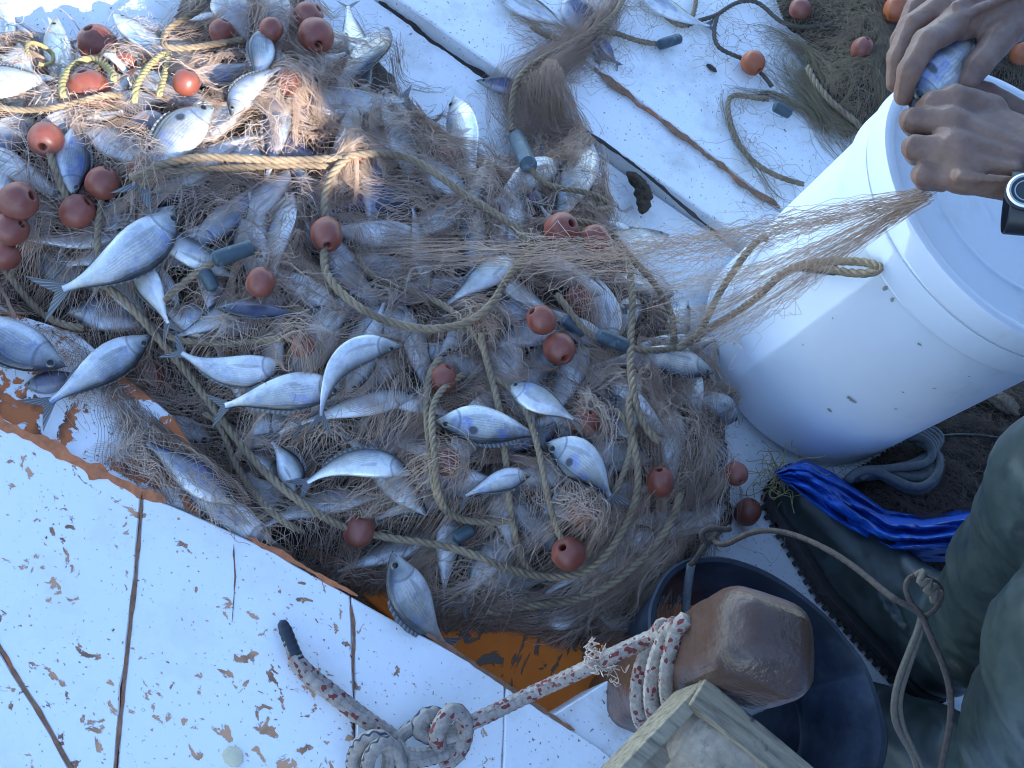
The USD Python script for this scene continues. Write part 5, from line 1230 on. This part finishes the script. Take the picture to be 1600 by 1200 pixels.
PMESH = trimesh.Trimesh(v, pv.tri_verts, process=False)
def on_post(u, w_, off, z=.2):
    loc, _, _ = PMESH.ray.intersects_location([CC], [ray(u, w_)])
    if len(loc) == 0: return W(u, w_, z)
    t = np.linalg.norm(loc - CC, axis=1).min()
    return CC + ray(u, w_) * (t - off)
MAT['mooring'] = mat('mooring_rope', {'a': ('attribute', {'attribute': 'co'}), 'x': ('separate_xyz', {}), 'cx': ('math', {'math_type': 'multiply', 'value2': 230.}), 'cy': ('math', {'math_type': 'multiply', 'value2': 13.}), 'c': ('combine_xyz', {}),
    'v': ('voronoi_texture', {'scale': 1., 'randomness': .7}), 'k': ('separate_color', {}), 'r': ('rgb_ramp', {'ramp': [(.80, (0, 0, 0)), (.82, (1, 1, 1))]}), 'lo': ('math', {'math_type': 'multiply', 'value2': 26.}), 'c2': ('combine_xyz', {}), 'n2': ('noise_texture', {'scale': 1., 'detail': 2.}), 'ad': ('math', {'math_type': 'multiply_add', 'value2': .36}),
    'g': ('geometry', {}), 'n': ('noise_texture', {'scale': 90., 'detail': 5., 'roughness': .7}), 'b0': ('rgb_ramp', {'ramp': [(.3, (.17, .14, .115)), (.7, (.38, .32, .275))]}), 'm': ('mix', {'color2': (.15, .03, .028)}),
    'fib': ('noise_texture', {'scale': 500., 'detail': 4.}), 'b': ('bump', {'strength': .6, 'distance': .0012}), 'p': ('principled_bsdf', {'roughness': .9})},
    [('a.vector', 'x.vector'), ('x.x', 'cx.value1'), ('x.y', 'cy.value1'), ('cx.value', 'c.x'), ('cy.value', 'c.y'), ('x.z', 'c.z'), ('c.vector', 'v.vector'), ('v.color', 'k.color'), ('x.x', 'lo.value1'), ('lo.value', 'c2.x'), ('x.z', 'c2.z'), ('c2.vector', 'n2.vector'), ('n2.fac', 'ad.value1'), ('k.r', 'ad.value3'),
     ('ad.value', 'r.fac'), ('g.position', 'n.vector'), ('n.fac', 'b0.fac'), ('b0.color', 'm.color1'), ('r.color', 'm.fac'), ('m.color', 'p.base_color'), ('g.position', 'fib.vector'), ('fib.fac', 'b.height'), ('b.normal', 'p.normal')])
MAT['mooring'].GetPrim().GetStage()
for pth in ('/World/Looks/mooring_rope/r',):
    sh = UsdShade.Shader.Get(stage, pth); tb = usdkit._ramp([(0., (0, 0, 0)), (.985, (0, 0, 0)), (1., (1, 1, 1))], True)
    sh.GetInput('ramp').Set(Vt.Vec3fArray.FromNumpy(np.asarray(tb['ramp'], np.float32)))
    sh.GetInput('ramp_alpha').Set(Vt.FloatArray.FromNumpy(np.asarray(tb['ramp_alpha'], np.float32)))
MAT['zigzag'] = mat('zigzag_rope', {'a': ('attribute', {'attribute': 'co'}), 'x': ('separate_xyz', {}), 'cx': ('math', {'math_type': 'multiply', 'value2': 900.}), 's': ('math', {'math_type': 'sine'}), 's2': ('math', {'math_type': 'multiply', 'value2': .035}), 'y': ('math', {'math_type': 'add'}), 'y2': ('math', {'math_type': 'multiply', 'value2': 2.}), 'fr': ('math', {'math_type': 'fraction'}),
    'd': ('math', {'math_type': 'subtract', 'value2': .5}), 'ab': ('math', {'math_type': 'absolute'}), 'r': ('rgb_ramp', {'ramp': [(.05, (1, 1, 1)), (.08, (0, 0, 0))]}),
    'g': ('geometry', {}), 'n': ('noise_texture', {'scale': 90., 'detail': 5., 'roughness': .7}), 'b0': ('rgb_ramp', {'ramp': [(.3, (.17, .14, .11)), (.7, (.38, .32, .27))]}), 'm': ('mix', {'color2': (.03, .035, .06)}), 'fib': ('noise_texture', {'scale': 500., 'detail': 4.}), 'b': ('bump', {'strength': .6, 'distance': .0012}), 'p': ('principled_bsdf', {'roughness': .9})},
    [('a.vector', 'x.vector'), ('x.x', 'cx.value1'), ('cx.value', 's.value1'), ('s.value', 's2.value1'), ('x.y', 'y.value1'), ('s2.value', 'y.value2'), ('y.value', 'y2.value1'), ('y2.value', 'fr.value1'), ('fr.value', 'd.value1'), ('d.value', 'ab.value1'), ('ab.value', 'r.fac'), ('g.position', 'n.vector'), ('n.fac', 'b0.fac'), ('b0.color', 'm.color1'), ('r.color', 'm.fac'), ('m.color', 'p.base_color'), ('g.position', 'fib.vector'), ('fib.fac', 'b.height'), ('b.normal', 'p.normal')])
mr = thing('mooring_rope', 'thick beige red flecked rope knotted on the white boards and led to the post', 'rope')
def thick(name, pts, w, m, seed, ends=None, mm=None):
    p = smoothline(A([W(*q) if len(q) == 3 else on_post(q[0], q[1], q[2], q[3]) for q in pts]), .0011); R = w / 2 / (FPX / ((p.mean(0) - CC) @ _D))
    v, f, co = braided(p, R, 22, seed)
    if ends is not None:
        s = np.linspace(0, 1, len(p)); rs = np.interp(s, ends[0], ends[1]); n = len(p) * 22
        v[:n] = (p[:, None] + (v[:n].reshape(len(p), 22, 3) - p[:, None]) * rs[:, None, None]).reshape(-1, 3)
    return obj(name, (v, f), MAT[m], mr, smooth=True, co=co)
zb = ZB + .012
thick('standing_part', [(722, 1134, zb + .012), (760, 1118, zb + .025), (830, 1084, .15), (900, 1052, .185), (970, 1018, .225), (1020, 996, .012, .25), (1052, 984, .010, .27), (1074, 966, .006, .28)], 31, 'mooring', 3)
thick('tail', [(446, 985, zb), (462, 1030, zb), (480, 1052, zb), (520, 1084, zb), (566, 1120, zb), (605, 1146, zb + .002), (622, 1158, zb + .002)], 34, 'mooring', 5, ends=([0, .05, .14, .2, .32, 1], [.5, .62, .66, .95, 1.05, 1.]))
thick('tail_tip', [(440, 972, zb), (448, 990, zb), (457, 1014, zb), (466, 1034, zb + .001)], 26, 'rubber_navy', 6, ends=([0, .2, 1], [.7, 1, 1.05]))
thick('whipping', [(460, 1022, zb + .002), (472, 1036, zb + .003), (490, 1050, zb + .003), (503, 1064, zb + .002)], 29, 'whip', 7) if False else None
for k, (a_, b_) in enumerate((((475, 1028), (500, 1046)), ((480, 1036), (504, 1054)))): pass
thick('knot_turn', [(700, 1180, zb), (684, 1160, zb + .012), (690, 1130, zb + .030), (706, 1112, zb + .034), (722, 1120, zb + .028), (726, 1150, zb + .014), (712, 1180, zb + .004), (690, 1190, zb)], 34, 'mooring', 8)
thick('knot_turn', [(722, 1134, zb + .012), (700, 1150, zb + .010), (672, 1150, zb + .008), (656, 1140, zb + .010), (660, 1124, zb + .012), (690, 1122, zb + .012)], 34, 'zigzag', 9)
thick('knot_turn', [(668, 1128, zb + .010), (640, 1140, zb + .006), (622, 1158, zb + .004), (632, 1176, zb + .008), (664, 1180, zb + .008), (700, 1168, zb + .006), (718, 1152, zb + .004)], 27, 'zigzag', 10)
thick('knot_turn', [(560, 1230, zb), (552, 1190, zb + .004), (566, 1160, zb + .020), (592, 1152, zb + .026), (608, 1170, zb + .020), (606, 1205, zb + .004), (596, 1240, zb)], 30, 'zigzag', 11)
thick('knot_turn', [(580, 1240, zb + .01), (574, 1200, zb + .018), (584, 1172, zb + .030), (604, 1160, zb + .030), (622, 1176, zb + .020), (626, 1210, zb + .008), (622, 1245, zb)], 27, 'zigzag', 12)
thick('knot_turn', [(612, 1192, zb + .004), (650, 1190, zb + .008), (690, 1180, zb + .008), (716, 1160, zb + .006)], 26, 'zigzag', 13)
for k, (a_, b_, c_, d_) in enumerate((((1026, 990), (1000, 1050), (996, 1100), (1012, 1142)), ((1044, 986), (1022, 1045), (1018, 1100), (1036, 1146)), ((1060, 982), (1044, 1040), (1044, 1095), (1060, 1130)))):
    thick('post_turn', [(a_[0] + 10, a_[1] - 10, .004, .27), (*a_, .012, .26), (*b_, .013, .25), (*c_, .013, .24), (*d_, .010, .22), (d_[0] + 16, d_[1] + 12, .0, .2)], 30, 'mooring', 20 + k)
rr_ = np.random.default_rng(4); fz = []
fc = W(935, 1032, .21)
for _ in range(60):
    q = smooth_rand(3, 7, 2, .003, rr_).T; q = q - q[:1] + A([0, 0, .0008]) * np.arange(7)[:, None]; fz.append(fc + rr_.normal(0, .004, 3) * A([2.2, 1, .6]) + q)
curves('frayed_fibres', fz, .0009, MAT['net3'], mr, kind='stuff')

def slab(px0, px1, z0, z1, wd, th, side_dir=None):
    """a board from one point to the other: its width lies level, its thickness hangs down"""
    p, q = W(*px0, z0), W(*px1, z1); d = (q - p) / np.linalg.norm(q - p); s_ = np.cross([0, 0, 1.], d); s_ /= np.linalg.norm(s_)
    if side_dir: s_ = s_ * side_dir
    up_ = np.cross(d, s_); up_ = up_ if up_[2] > 0 else -up_
    pts = [a + b * s_ * wd - c * up_ * th for a in (p, q) for b in (0, 1) for c in (0, 1)]
    e = .0016; P = A(pts); cc = P.mean(0); P = P + np.sign((cc - P) @ A([d, s_, up_]).T) @ A([d, s_, up_]) * e
    return hull_spheres(P, e)
cr = thing('wooden_crate', 'corner of a weathered wooden crate at the lower edge in front of the brown post', 'crate')
obj('slat', slab((1104, 1058), (1300, 1222), .345, .345, .026, .012, -1), MAT['wood'], cr, smooth=30)
obj('slat', slab((1100, 1062), (950, 1218), .340, .340, .012, .05, 1), MAT['wood'], cr, smooth=30)
obj('slat', slab((1122, 1096), (1290, 1240), .330, .330, .010, .05, -1), MAT['wood'], cr, smooth=30)
obj('batten', slab((1098, 1080), (960, 1230), .318, .318, .018, .018, 1), MAT['wood'], cr, smooth=30)
sb = trimesh.creation.icosphere(4); v = sb.vertices; v = np.sign(v) * np.abs(v) ** .7 * A([.062, .036, .03]); v = v + (meshkit.fbm(v / .02 + 5, 4)[:, None] - .5) * .014 * sb.vertices
obj('wood_block', (v + W(1140, 1200, .31), sb.faces), MAT['stone'], smooth=True, label='pale rough block of driftwood lying in the corner of the wooden crate', cat='wood block')

# ------------------------------------------------------------------ blue sack, grey coil
nu, nv = 70, 34
U, V = np.meshgrid(np.linspace(0, 1, nu), np.linspace(-.15, 1.1, nv), indexing='ij')
tp = A([(1212, 738), (1232, 729), (1262, 728), (1300, 748), (1340, 775), (1385, 806), (1440, 815), (1545, 800)], float); bt = A([(1222, 752), (1240, 762), (1270, 790), (1310, 822), (1350, 848), (1395, 868), (1440, 872), (1545, 872)], float)
ip = lambda a, k: np.interp(np.linspace(0, 1, nu), np.linspace(0, 1, len(a)), a[:, k])
px = np.stack([ip(tp, k)[:, None] * (1 - V) + ip(bt, k)[:, None] * V for k in (0, 1)], -1)
Z = .055 + .03 * np.sin(np.pi * np.clip(V * .9 + .05, 0, 1)) + .02 * np.abs(np.sin(V * 10 + 3 * U + 2 * meshkit.noise(np.stack([U * 6, V * 3, U * 0], -1)))) + .02 * (meshkit.fbm(np.stack([U * 7, V * 9, U * 0], -1), 4) - .5)
Z += .024 * np.abs(meshkit.fbm(np.stack([U * 11 - V * 4, V * 5 + U * 9, U * 0 + 8], -1), 3) - .5) + .022 * np.abs(meshkit.fbm(np.stack([U * 5 + V * 3, V * 7 - U * 4, U * 0 + 4], -1), 4) - .5) + .006 * np.sin(24 * V + 9 * U + 5 * meshkit.noise(np.stack([U * 8, V * 4, U * 0 + 2], -1)))
Z -= .05 * (np.maximum(0, -V) + np.maximum(0, V - .95)) * 4
gv = A([[W(px[i, j, 0], px[i, j, 1], Z[i, j]) for j in range(nv)] for i in range(nu)]).reshape(-1, 3)
bl = thing('plastic_sack', 'crumpled bright blue plastic sack pinched between the boot and the bucket', 'sack')
obj('sheet', grid_mesh(gv, nu, nv), MAT['sack'], bl, smooth=True)
rr_ = np.random.default_rng(14); fz = []
for _ in range(46):
    c = W(1216 + rr_.normal(0, 10), 742 + rr_.normal(0, 9), .05); n2 = 12; a = np.cumsum(smooth_rand(3, n2, 4, .003, rr_).T + rr_.normal(0, .0016, 3), 0); fz.append(c + a)
curves('frayed_threads', fz, .0009, MAT['rope_yellow'], bl, kind='stuff')
gc = thing('cloth_coil', 'grey folded sacking coiled under the bucket, beside the dark brown netting', 'cloth')
for k in range(13):
    o = k * 6.5; zz = .035 + .010 * math.sin(k * 2.1) + (.012 if k % 2 else 0)
    P = [(1322 + o * .5, 752 - o * .1, zz), (1375 + o * .7, 742 - o * .25, zz + .01), (1430 + o * .5, 760 - o * 1.1 + 8, zz + .012), (1470 - o * .4, 735 - o * .9, zz + .01), (1452 - o * .8, 700 - o * .35, zz)]
    p = smoothline(A([W(*q) for q in P]), .003); wv = 1 + .35 * (meshkit.noise(p / .02 + k)[:, None] - .5)
    obj('fold', tube(p, .0055 * np.repeat(wv, 9, 1), 9), MAT['grey_cloth'], gc, smooth=True)
rope('thin green cord lying on the dark netting under the bucket', [(1440, 690), (1490, 680), (1540, 682), (1600, 690)], 7, .008, 'boot', kind_='tube')
blob(W(1566, 628, .04), (.028, .012, .012), MAT['stone'], 'wood_chip', 4, label='pale wood chip lying in the dark netting below the bucket rim', cat='wood chip')

# ------------------------------------------------------------------ the fisherman
def wpx(u, v, z, r): return (W(u, v, z), r)
man = thing('person', 'fisherman in green waders whose two tanned hands work over the bucket lid', 'person')
body = SDF(A([.06, .06, .41]), A([.62, .62, .68]), .0028)
NV = (CC - W(1500, 200, .5)); NV /= np.linalg.norm(NV)
def low_hand(s):
    palm = [wpx(1486, 196, .522, .0125), wpx(1488, 236, .522, .0125), wpx(1500, 274, .516, .012)]
    wr = W(1640, 268, .535)
    for (p, r_), o in zip(palm, ((0, -26), (0, 0), (0, 24))):
        s.bone(p, W(1626, 268 + o[1] * .8, .530), .0145, .019, .016)
    s.bone(W(1500, 170, .520), W(1640, 240, .530), .013, .02, .016)
    s.bone(W(1540, 235, .512), W(1600, 255, .520), .022, .026, .02)
    # three fingers bent round what they pull: knuckle, middle joint, then back under the palm
    for kn, pip, dip, tip, r_ in (((1484, 192, .522), (1424, 188, .512), (1428, 196, .488), (1456, 206, .480), .0108), ((1486, 234, .521), (1428, 231, .511), (1432, 240, .487), (1460, 246, .478), .0106), ((1500, 274, .515), (1442, 273, .505), (1446, 281, .483), (1472, 286, .475), .0098)):
        fs = SDF(s.lo, s.lo + (s.n - 1) * s.h, s.h); fs.chain([(W(*kn), r_ * 1.16), (W(*pip), r_), (W(*dip), r_ * .93), (W(*tip), r_ * .84)], .003)
        s.merge(fs, .0045)
        s.bone(W(kn[0], kn[1], kn[2] + .004), W(kn[0] + 3, kn[1], kn[2] + .003), r_ * .8, r_ * .8, .016)
    # index finger lying on the fish, and the thumb under it
    fs = SDF(s.lo, s.lo + (s.n - 1) * s.h, s.h); fs.chain([(W(1548, 172, .528), .0135), (W(1492, 152, .530), .0112), (W(1456, 160, .520), .0102), (W(1444, 170, .505), .0088)], .003); s.merge(fs, .004)
    fs = SDF(s.lo, s.lo + (s.n - 1) * s.h, s.h); fs.chain([(W(1600, 190, .508), .016), (W(1540, 150, .494), .0125), (W(1500, 135, .492), .011), (W(1478, 140, .488), .0095)], .004); s.merge(fs, .004)
    s.chain([(W(1612, 262, .530), .025), (W(1680, 285, .535), .028), (W(1800, 330, .545), .036), (W(2050, 400, .56), .044)], .014)
    for k in range(4):  # tendons
        s.bone(W(1500, 186 + 30 * k, .534 - .002 * k), W(1590, 228 + 18 * k, .546), .0035, .0035, .009)
def up_hand(s):
    s.bone(W(1492, 40, .520), W(1640, -40, .54), .018, .026, .016); s.bone(W(1540, 20, .515), W(1650, 0, .535), .022, .028, .016); s.bone(W(1560, 40, .512), W(1650, 20, .53), .016, .024, .016)
    fs = SDF(s.lo, s.lo + (s.n - 1) * s.h, s.h); fs.chain([(W(1488, 40, .528), .0138), (W(1446, 66, .532), .0118), (W(1420, 112, .520), .0105), (W(1411, 150, .502), .0088)], .003); s.merge(fs, .005)
    fs = SDF(s.lo, s.lo + (s.n - 1) * s.h, s.h); fs.chain([(W(1470, 12, .518), .0138), (W(1425, 40, .508), .0115), (W(1402, 90, .494), .010), (W(1398, 130, .480), .0085)], .003); s.merge(fs, .003)
    fs = SDF(s.lo, s.lo + (s.n - 1) * s.h, s.h); fs.chain([(W(1470, -10, .508), .0125), (W(1430, 15, .49), .0105), (W(1408, 62, .478), .0095), (W(1402, 100, .468), .008)], .003); s.merge(fs, .003)
    fs = SDF(s.lo, s.lo + (s.n - 1) * s.h, s.h); fs.chain([(W(1596, 22, .528), .019), (W(1556, 66, .530), .0145), (W(1530, 100, .528), .0118), (W(1512, 130, .520), .0098)], .004); s.merge(fs, .008)
    s.chain([(W(1640, -20, .54), .027), (W(1760, -60, .56), .032), (W(1960, -120, .60), .042)], .016)
    for k, (a_, b_) in enumerate((((1500, 26), (1600, -18)), ((1490, 8), (1590, -40)))): s.bone(W(*a_, .540), W(*b_, .556), .0035, .0035, .009)
low_hand(body)
b2 = SDF(body.lo, body.lo + (body.n - 1) * body.h, body.h); up_hand(b2); body.merge(b2, .001)
# arms on to the chest and the head, outside the picture: one continuous figure
hm = body.mesh(3)
n_ = np.asarray(hm.vertex_normals); v = np.array(hm.vertices)
v = v + n_ * ((meshkit.fbm(v / .009, 3)[:, None] - .5) * .0016 + (meshkit.fbm(v / .025 + 7, 2)[:, None] - .5) * .002)
obj('body', (v, hm.faces), MAT['skin'], man, smooth=True)
def nail(c, d, r_, name='fingernail'):
    pass
# clothing: jacket sleeves and trunk, waders and boots
jk = SDF(A([.30, -.25, .25]), A([1.25, .90, 1.35]), .014)
E1, E2 = W(1990, 385, .56), W(1900, -105, .59)
SH1, SH2 = A([.74, .08, .98]), A([.74, .52, .98])
jk.chain([(W(1880, 352, .55), .050), (E1, .058), (SH1, .075)], .03); jk.chain([(W(1850, -88, .58), .050), (E2, .058), (SH2, .075)], .03)
jk.chain([(A([.95, .28, .55]), .16), (A([.86, .28, .80]), .17), (A([.76, .28, 1.0]), .14)], .06); jk.bone(SH1, SH2, .09, .09, .06)
obj('jacket', jk.mesh(), MAT['jacket'], man, smooth=True)
hd = trimesh.creation.icosphere(3); v = hd.vertices * A([.095, .078, .115]); v[:, 0] -= .02 * np.exp(-((v[:, 2]) / .02) ** 2 - (v[:, 1] / .015) ** 2) * (v[:, 0] < 0)
obj('head', (v + A([.68, .28, 1.24]), hd.faces), MAT['skin'], man, smooth=True)
hc = trimesh.creation.icosphere(3); v = hc.vertices * A([.102, .086, .10]); v[:, 2] = np.maximum(v[:, 2], .0)
obj('hair', (v + A([.69, .28, 1.265]), hc.faces), MAT['hair'], man, smooth=True)

wd = SDF(A([.30, -.55, -.02]), A([1.5, .45, .95]), .006)
def boot(s, toe, ball, heel, knee, hip, rs=1.):
    toe, ball, heel = A(toe), A(ball), A(heel)
    s.bone(toe + A([0, 0, .040]), ball + A([0, 0, .048]), .036 * rs, .044 * rs, .02)
    s.bone(ball + A([0, 0, .050]), heel + A([0, 0, .050]), .044 * rs, .040 * rs, .02)
    ank = heel + (ball - heel) * .12 + A([0, 0, .12])
    s.bone(ball + (heel - ball) * .35 + A([0, 0, .075]), ank, .040 * rs, .050 * rs, .03)
    s.bone(heel + A([0, 0, .05]), ank, .042 * rs, .052 * rs, .025)
    s.chain([(ank, .052 * rs), (ank + (A(knee) - ank) * .5, .064 * rs), (A(knee), .072 * rs), (A(hip), .10 * rs)], .02)
t1, b1, h1 = W(1236, 796, 0), W(1312, 900, 0), W(1432, 1040, 0)
kn1 = W(1690, 765, .45); boot(wd, t1, b1, h1, kn1, A([.98, .38, .52]))
t2, b2_, h2 = W(1330, 1130, 0), W(1390, 1180, 0), W(1475, 1240, 0)
kn2 = W(1730, 1035, .45); boot(wd, t2, b2_, h2, kn2, A([.98, .18, .50]), 1.18)
wm = wd.mesh(4); v = np.array(wm.vertices); nrm = np.asarray(wm.vertex_normals)
# creases round the ankles and shafts
fold = np.sin(v[:, 2] / .016 + 3.5 * meshkit.noise(v / .09)) * np.exp(-((v[:, 2] - .17) / .12) ** 2)
fold2 = np.abs(meshkit.fbm(v / A([.10, .10, .045]) + 3, 4) - .5)
v = v + nrm * (fold[:, None] * .0042 + (meshkit.fbm(v / .05, 3)[:, None] - .5) * .012 - fold2[:, None] * .022 * (v[:, 2] > .09)[:, None])
v[:, 2] = np.maximum(v[:, 2], .012)
obj('waders', (v, wm.faces), MAT['boot'], man, smooth=True)
for (t_, b_, h_) in ((t1, b1, h1), (t2, b2_, h2)):
    d = (h_ - t_)[:2]; d /= np.linalg.norm(d); e = A([-d[1], d[0]])
    sh = shapely.unary_union([Point(t_[:2]).buffer(.041), Point(b_[:2]).buffer(.051), Point(h_[:2]).buffer(.046)] + [Polygon([t_[:2] + e * .041, b_[:2] + e * .051, b_[:2] - e * .051, t_[:2] - e * .041]), Polygon([b_[:2] + e * .051, h_[:2] + e * .046, h_[:2] - e * .046, b_[:2] - e * .051])]).buffer(.006).buffer(-.006)
    so = obj('boot_sole', ring_polygon(Polygon(np.array(sh.simplify(.0006).exterior.coords)), .006, .026, .002), MAT['boot_sole'], man)
    ring = np.array(sh.exterior.segmentize(.001).coords); L = np.r_[0, np.cumsum(np.linalg.norm(np.diff(ring, axis=0), axis=1))]; nb = []
    for s in np.arange(0, L[-1], .0125):
        q = A([np.interp(s, L, ring[:, k]) for k in (0, 1)]); q2 = A([np.interp(s + .001, L, ring[:, k]) for k in (0, 1)]); dd = (q2 - q) / max(np.linalg.norm(q2 - q), 1e-9)
        bx = trimesh.creation.box([.006, .007, .011]); T4 = np.eye(4); T4[:2, 0] = dd; T4[:2, 1] = [-dd[1], dd[0]]; T4[:3, 3] = [*q, .0075]; bx.apply_transform(T4); nb.append((bx.vertices, bx.faces))
    obj('tread', join(nb), MAT['boot_sole'], so, kind='stuff')

fish('dark blue fish gripped between the two hands above the bucket lid', [(1424, 172), (1468, 124), (1520, 60)], 66, 1, .0, 0, 'p', zs=[.500, .508, .515])
# the wristwatch
wc = W(1603, 300, .556); wn = A([-.35, -.45, .85]); wn /= np.linalg.norm(wn)
fx = W(1640, 268, .535) - W(1500, 236, .52); fx -= wn * (fx @ wn); fx /= np.linalg.norm(fx); fy = np.cross(wn, fx)
R4 = np.stack([fx, fy, wn], 1)
wt = thing('wristwatch', 'black wristwatch with a round steel bezel on the lower hand at the right edge', 'wristwatch', loc=wc)
def turned(prof_): v, f = lathe(prof_, 48); return (v @ R4.T * .82, f)
obj('case', turned([(0, -.006), (.018, -.006), (.0195, -.003), (.0195, .001), (.018, .002), (0, .002)]), MAT['black_rubber'], wt, smooth=35)
obj('bezel', turned([(.0185, .0015), (.0185, .004), (.0165, .0055), (.0145, .005), (.0140, .003)]), MAT['steel'], wt, smooth=35)
obj('dial', turned([(0, .0032), (.0143, .0032), (.0143, .0028), (0, .0028)]), MAT['dial'], wt)
obj('bezel', turned([(.0112, .0034), (.0112, .0040), (.0102, .0042), (.0098, .0034)]), MAT['steel'], wt, smooth=35)
a = np.linspace(0, 2 * np.pi, 60, endpoint=False); ax_c = -wn * .023
sv = []
for x_, r_ in ((-.0105, 1.0), (-.0095, 1.03), (.0095, 1.03), (.0105, 1.0)):
    sv.append(A([ax_c + fx * x_ + (fy * math.cos(q) * .026 + wn * math.sin(q) * .0215) * r_ for q in a]))
sv = np.vstack(sv); i = np.arange(3)[:, None] * 60; j = np.arange(60)[None]; j2 = (j + 1) % 60
q = np.stack([i + j, i + j2, i + 60 + j2, i + 60 + j], -1).reshape(-1, 4)
obj('strap', (sv, np.vstack([q[:, [0, 1, 2]], q[:, [0, 2, 3]]])), MAT['black_rubber'], wt, smooth=30)

# ------------------------------------------------------------------ what shades the deck: a canvas side screen with a gap near its top, well outside the picture
XW = 1.95
def onto_screen(u, v, z=.11):
    P = W(u, v, z); t = (XW - P[0]) / SUN_TO[0]; Q = P + SUN_TO * t
    return Q[1], Q[2]
notch = Polygon([onto_screen(*q) for q in ((548, 266), (500, 190), (425, 100), (395, 75), (350, 62), (300, 52), (268, 20), (258, -30), (240, -80), (-110, -80), (-110, 160), (-60, 172), (60, 172), (150, 160), (250, 200), (380, 242), (470, 258))]).buffer(0)
wall = Polygon([(-3.0, -.4), (3.0, -.4), (3.0, 2.75), (-3.0, 2.75)]).difference(notch)
wall = max(getattr(wall, 'geoms', [wall]), key=lambda g: g.area)
m = trimesh.creation.extrude_polygon(wall, .03, engine='earcut'); vv = m.vertices
obj('canvas_screen', (np.stack([XW + vv[:, 2], vv[:, 0], vv[:, 1]], 1), m.faces[:, ::-1]), MAT['cabin'], label='blue canvas side screen with a ragged gap, beside the deck and outside the picture', cat='screen')
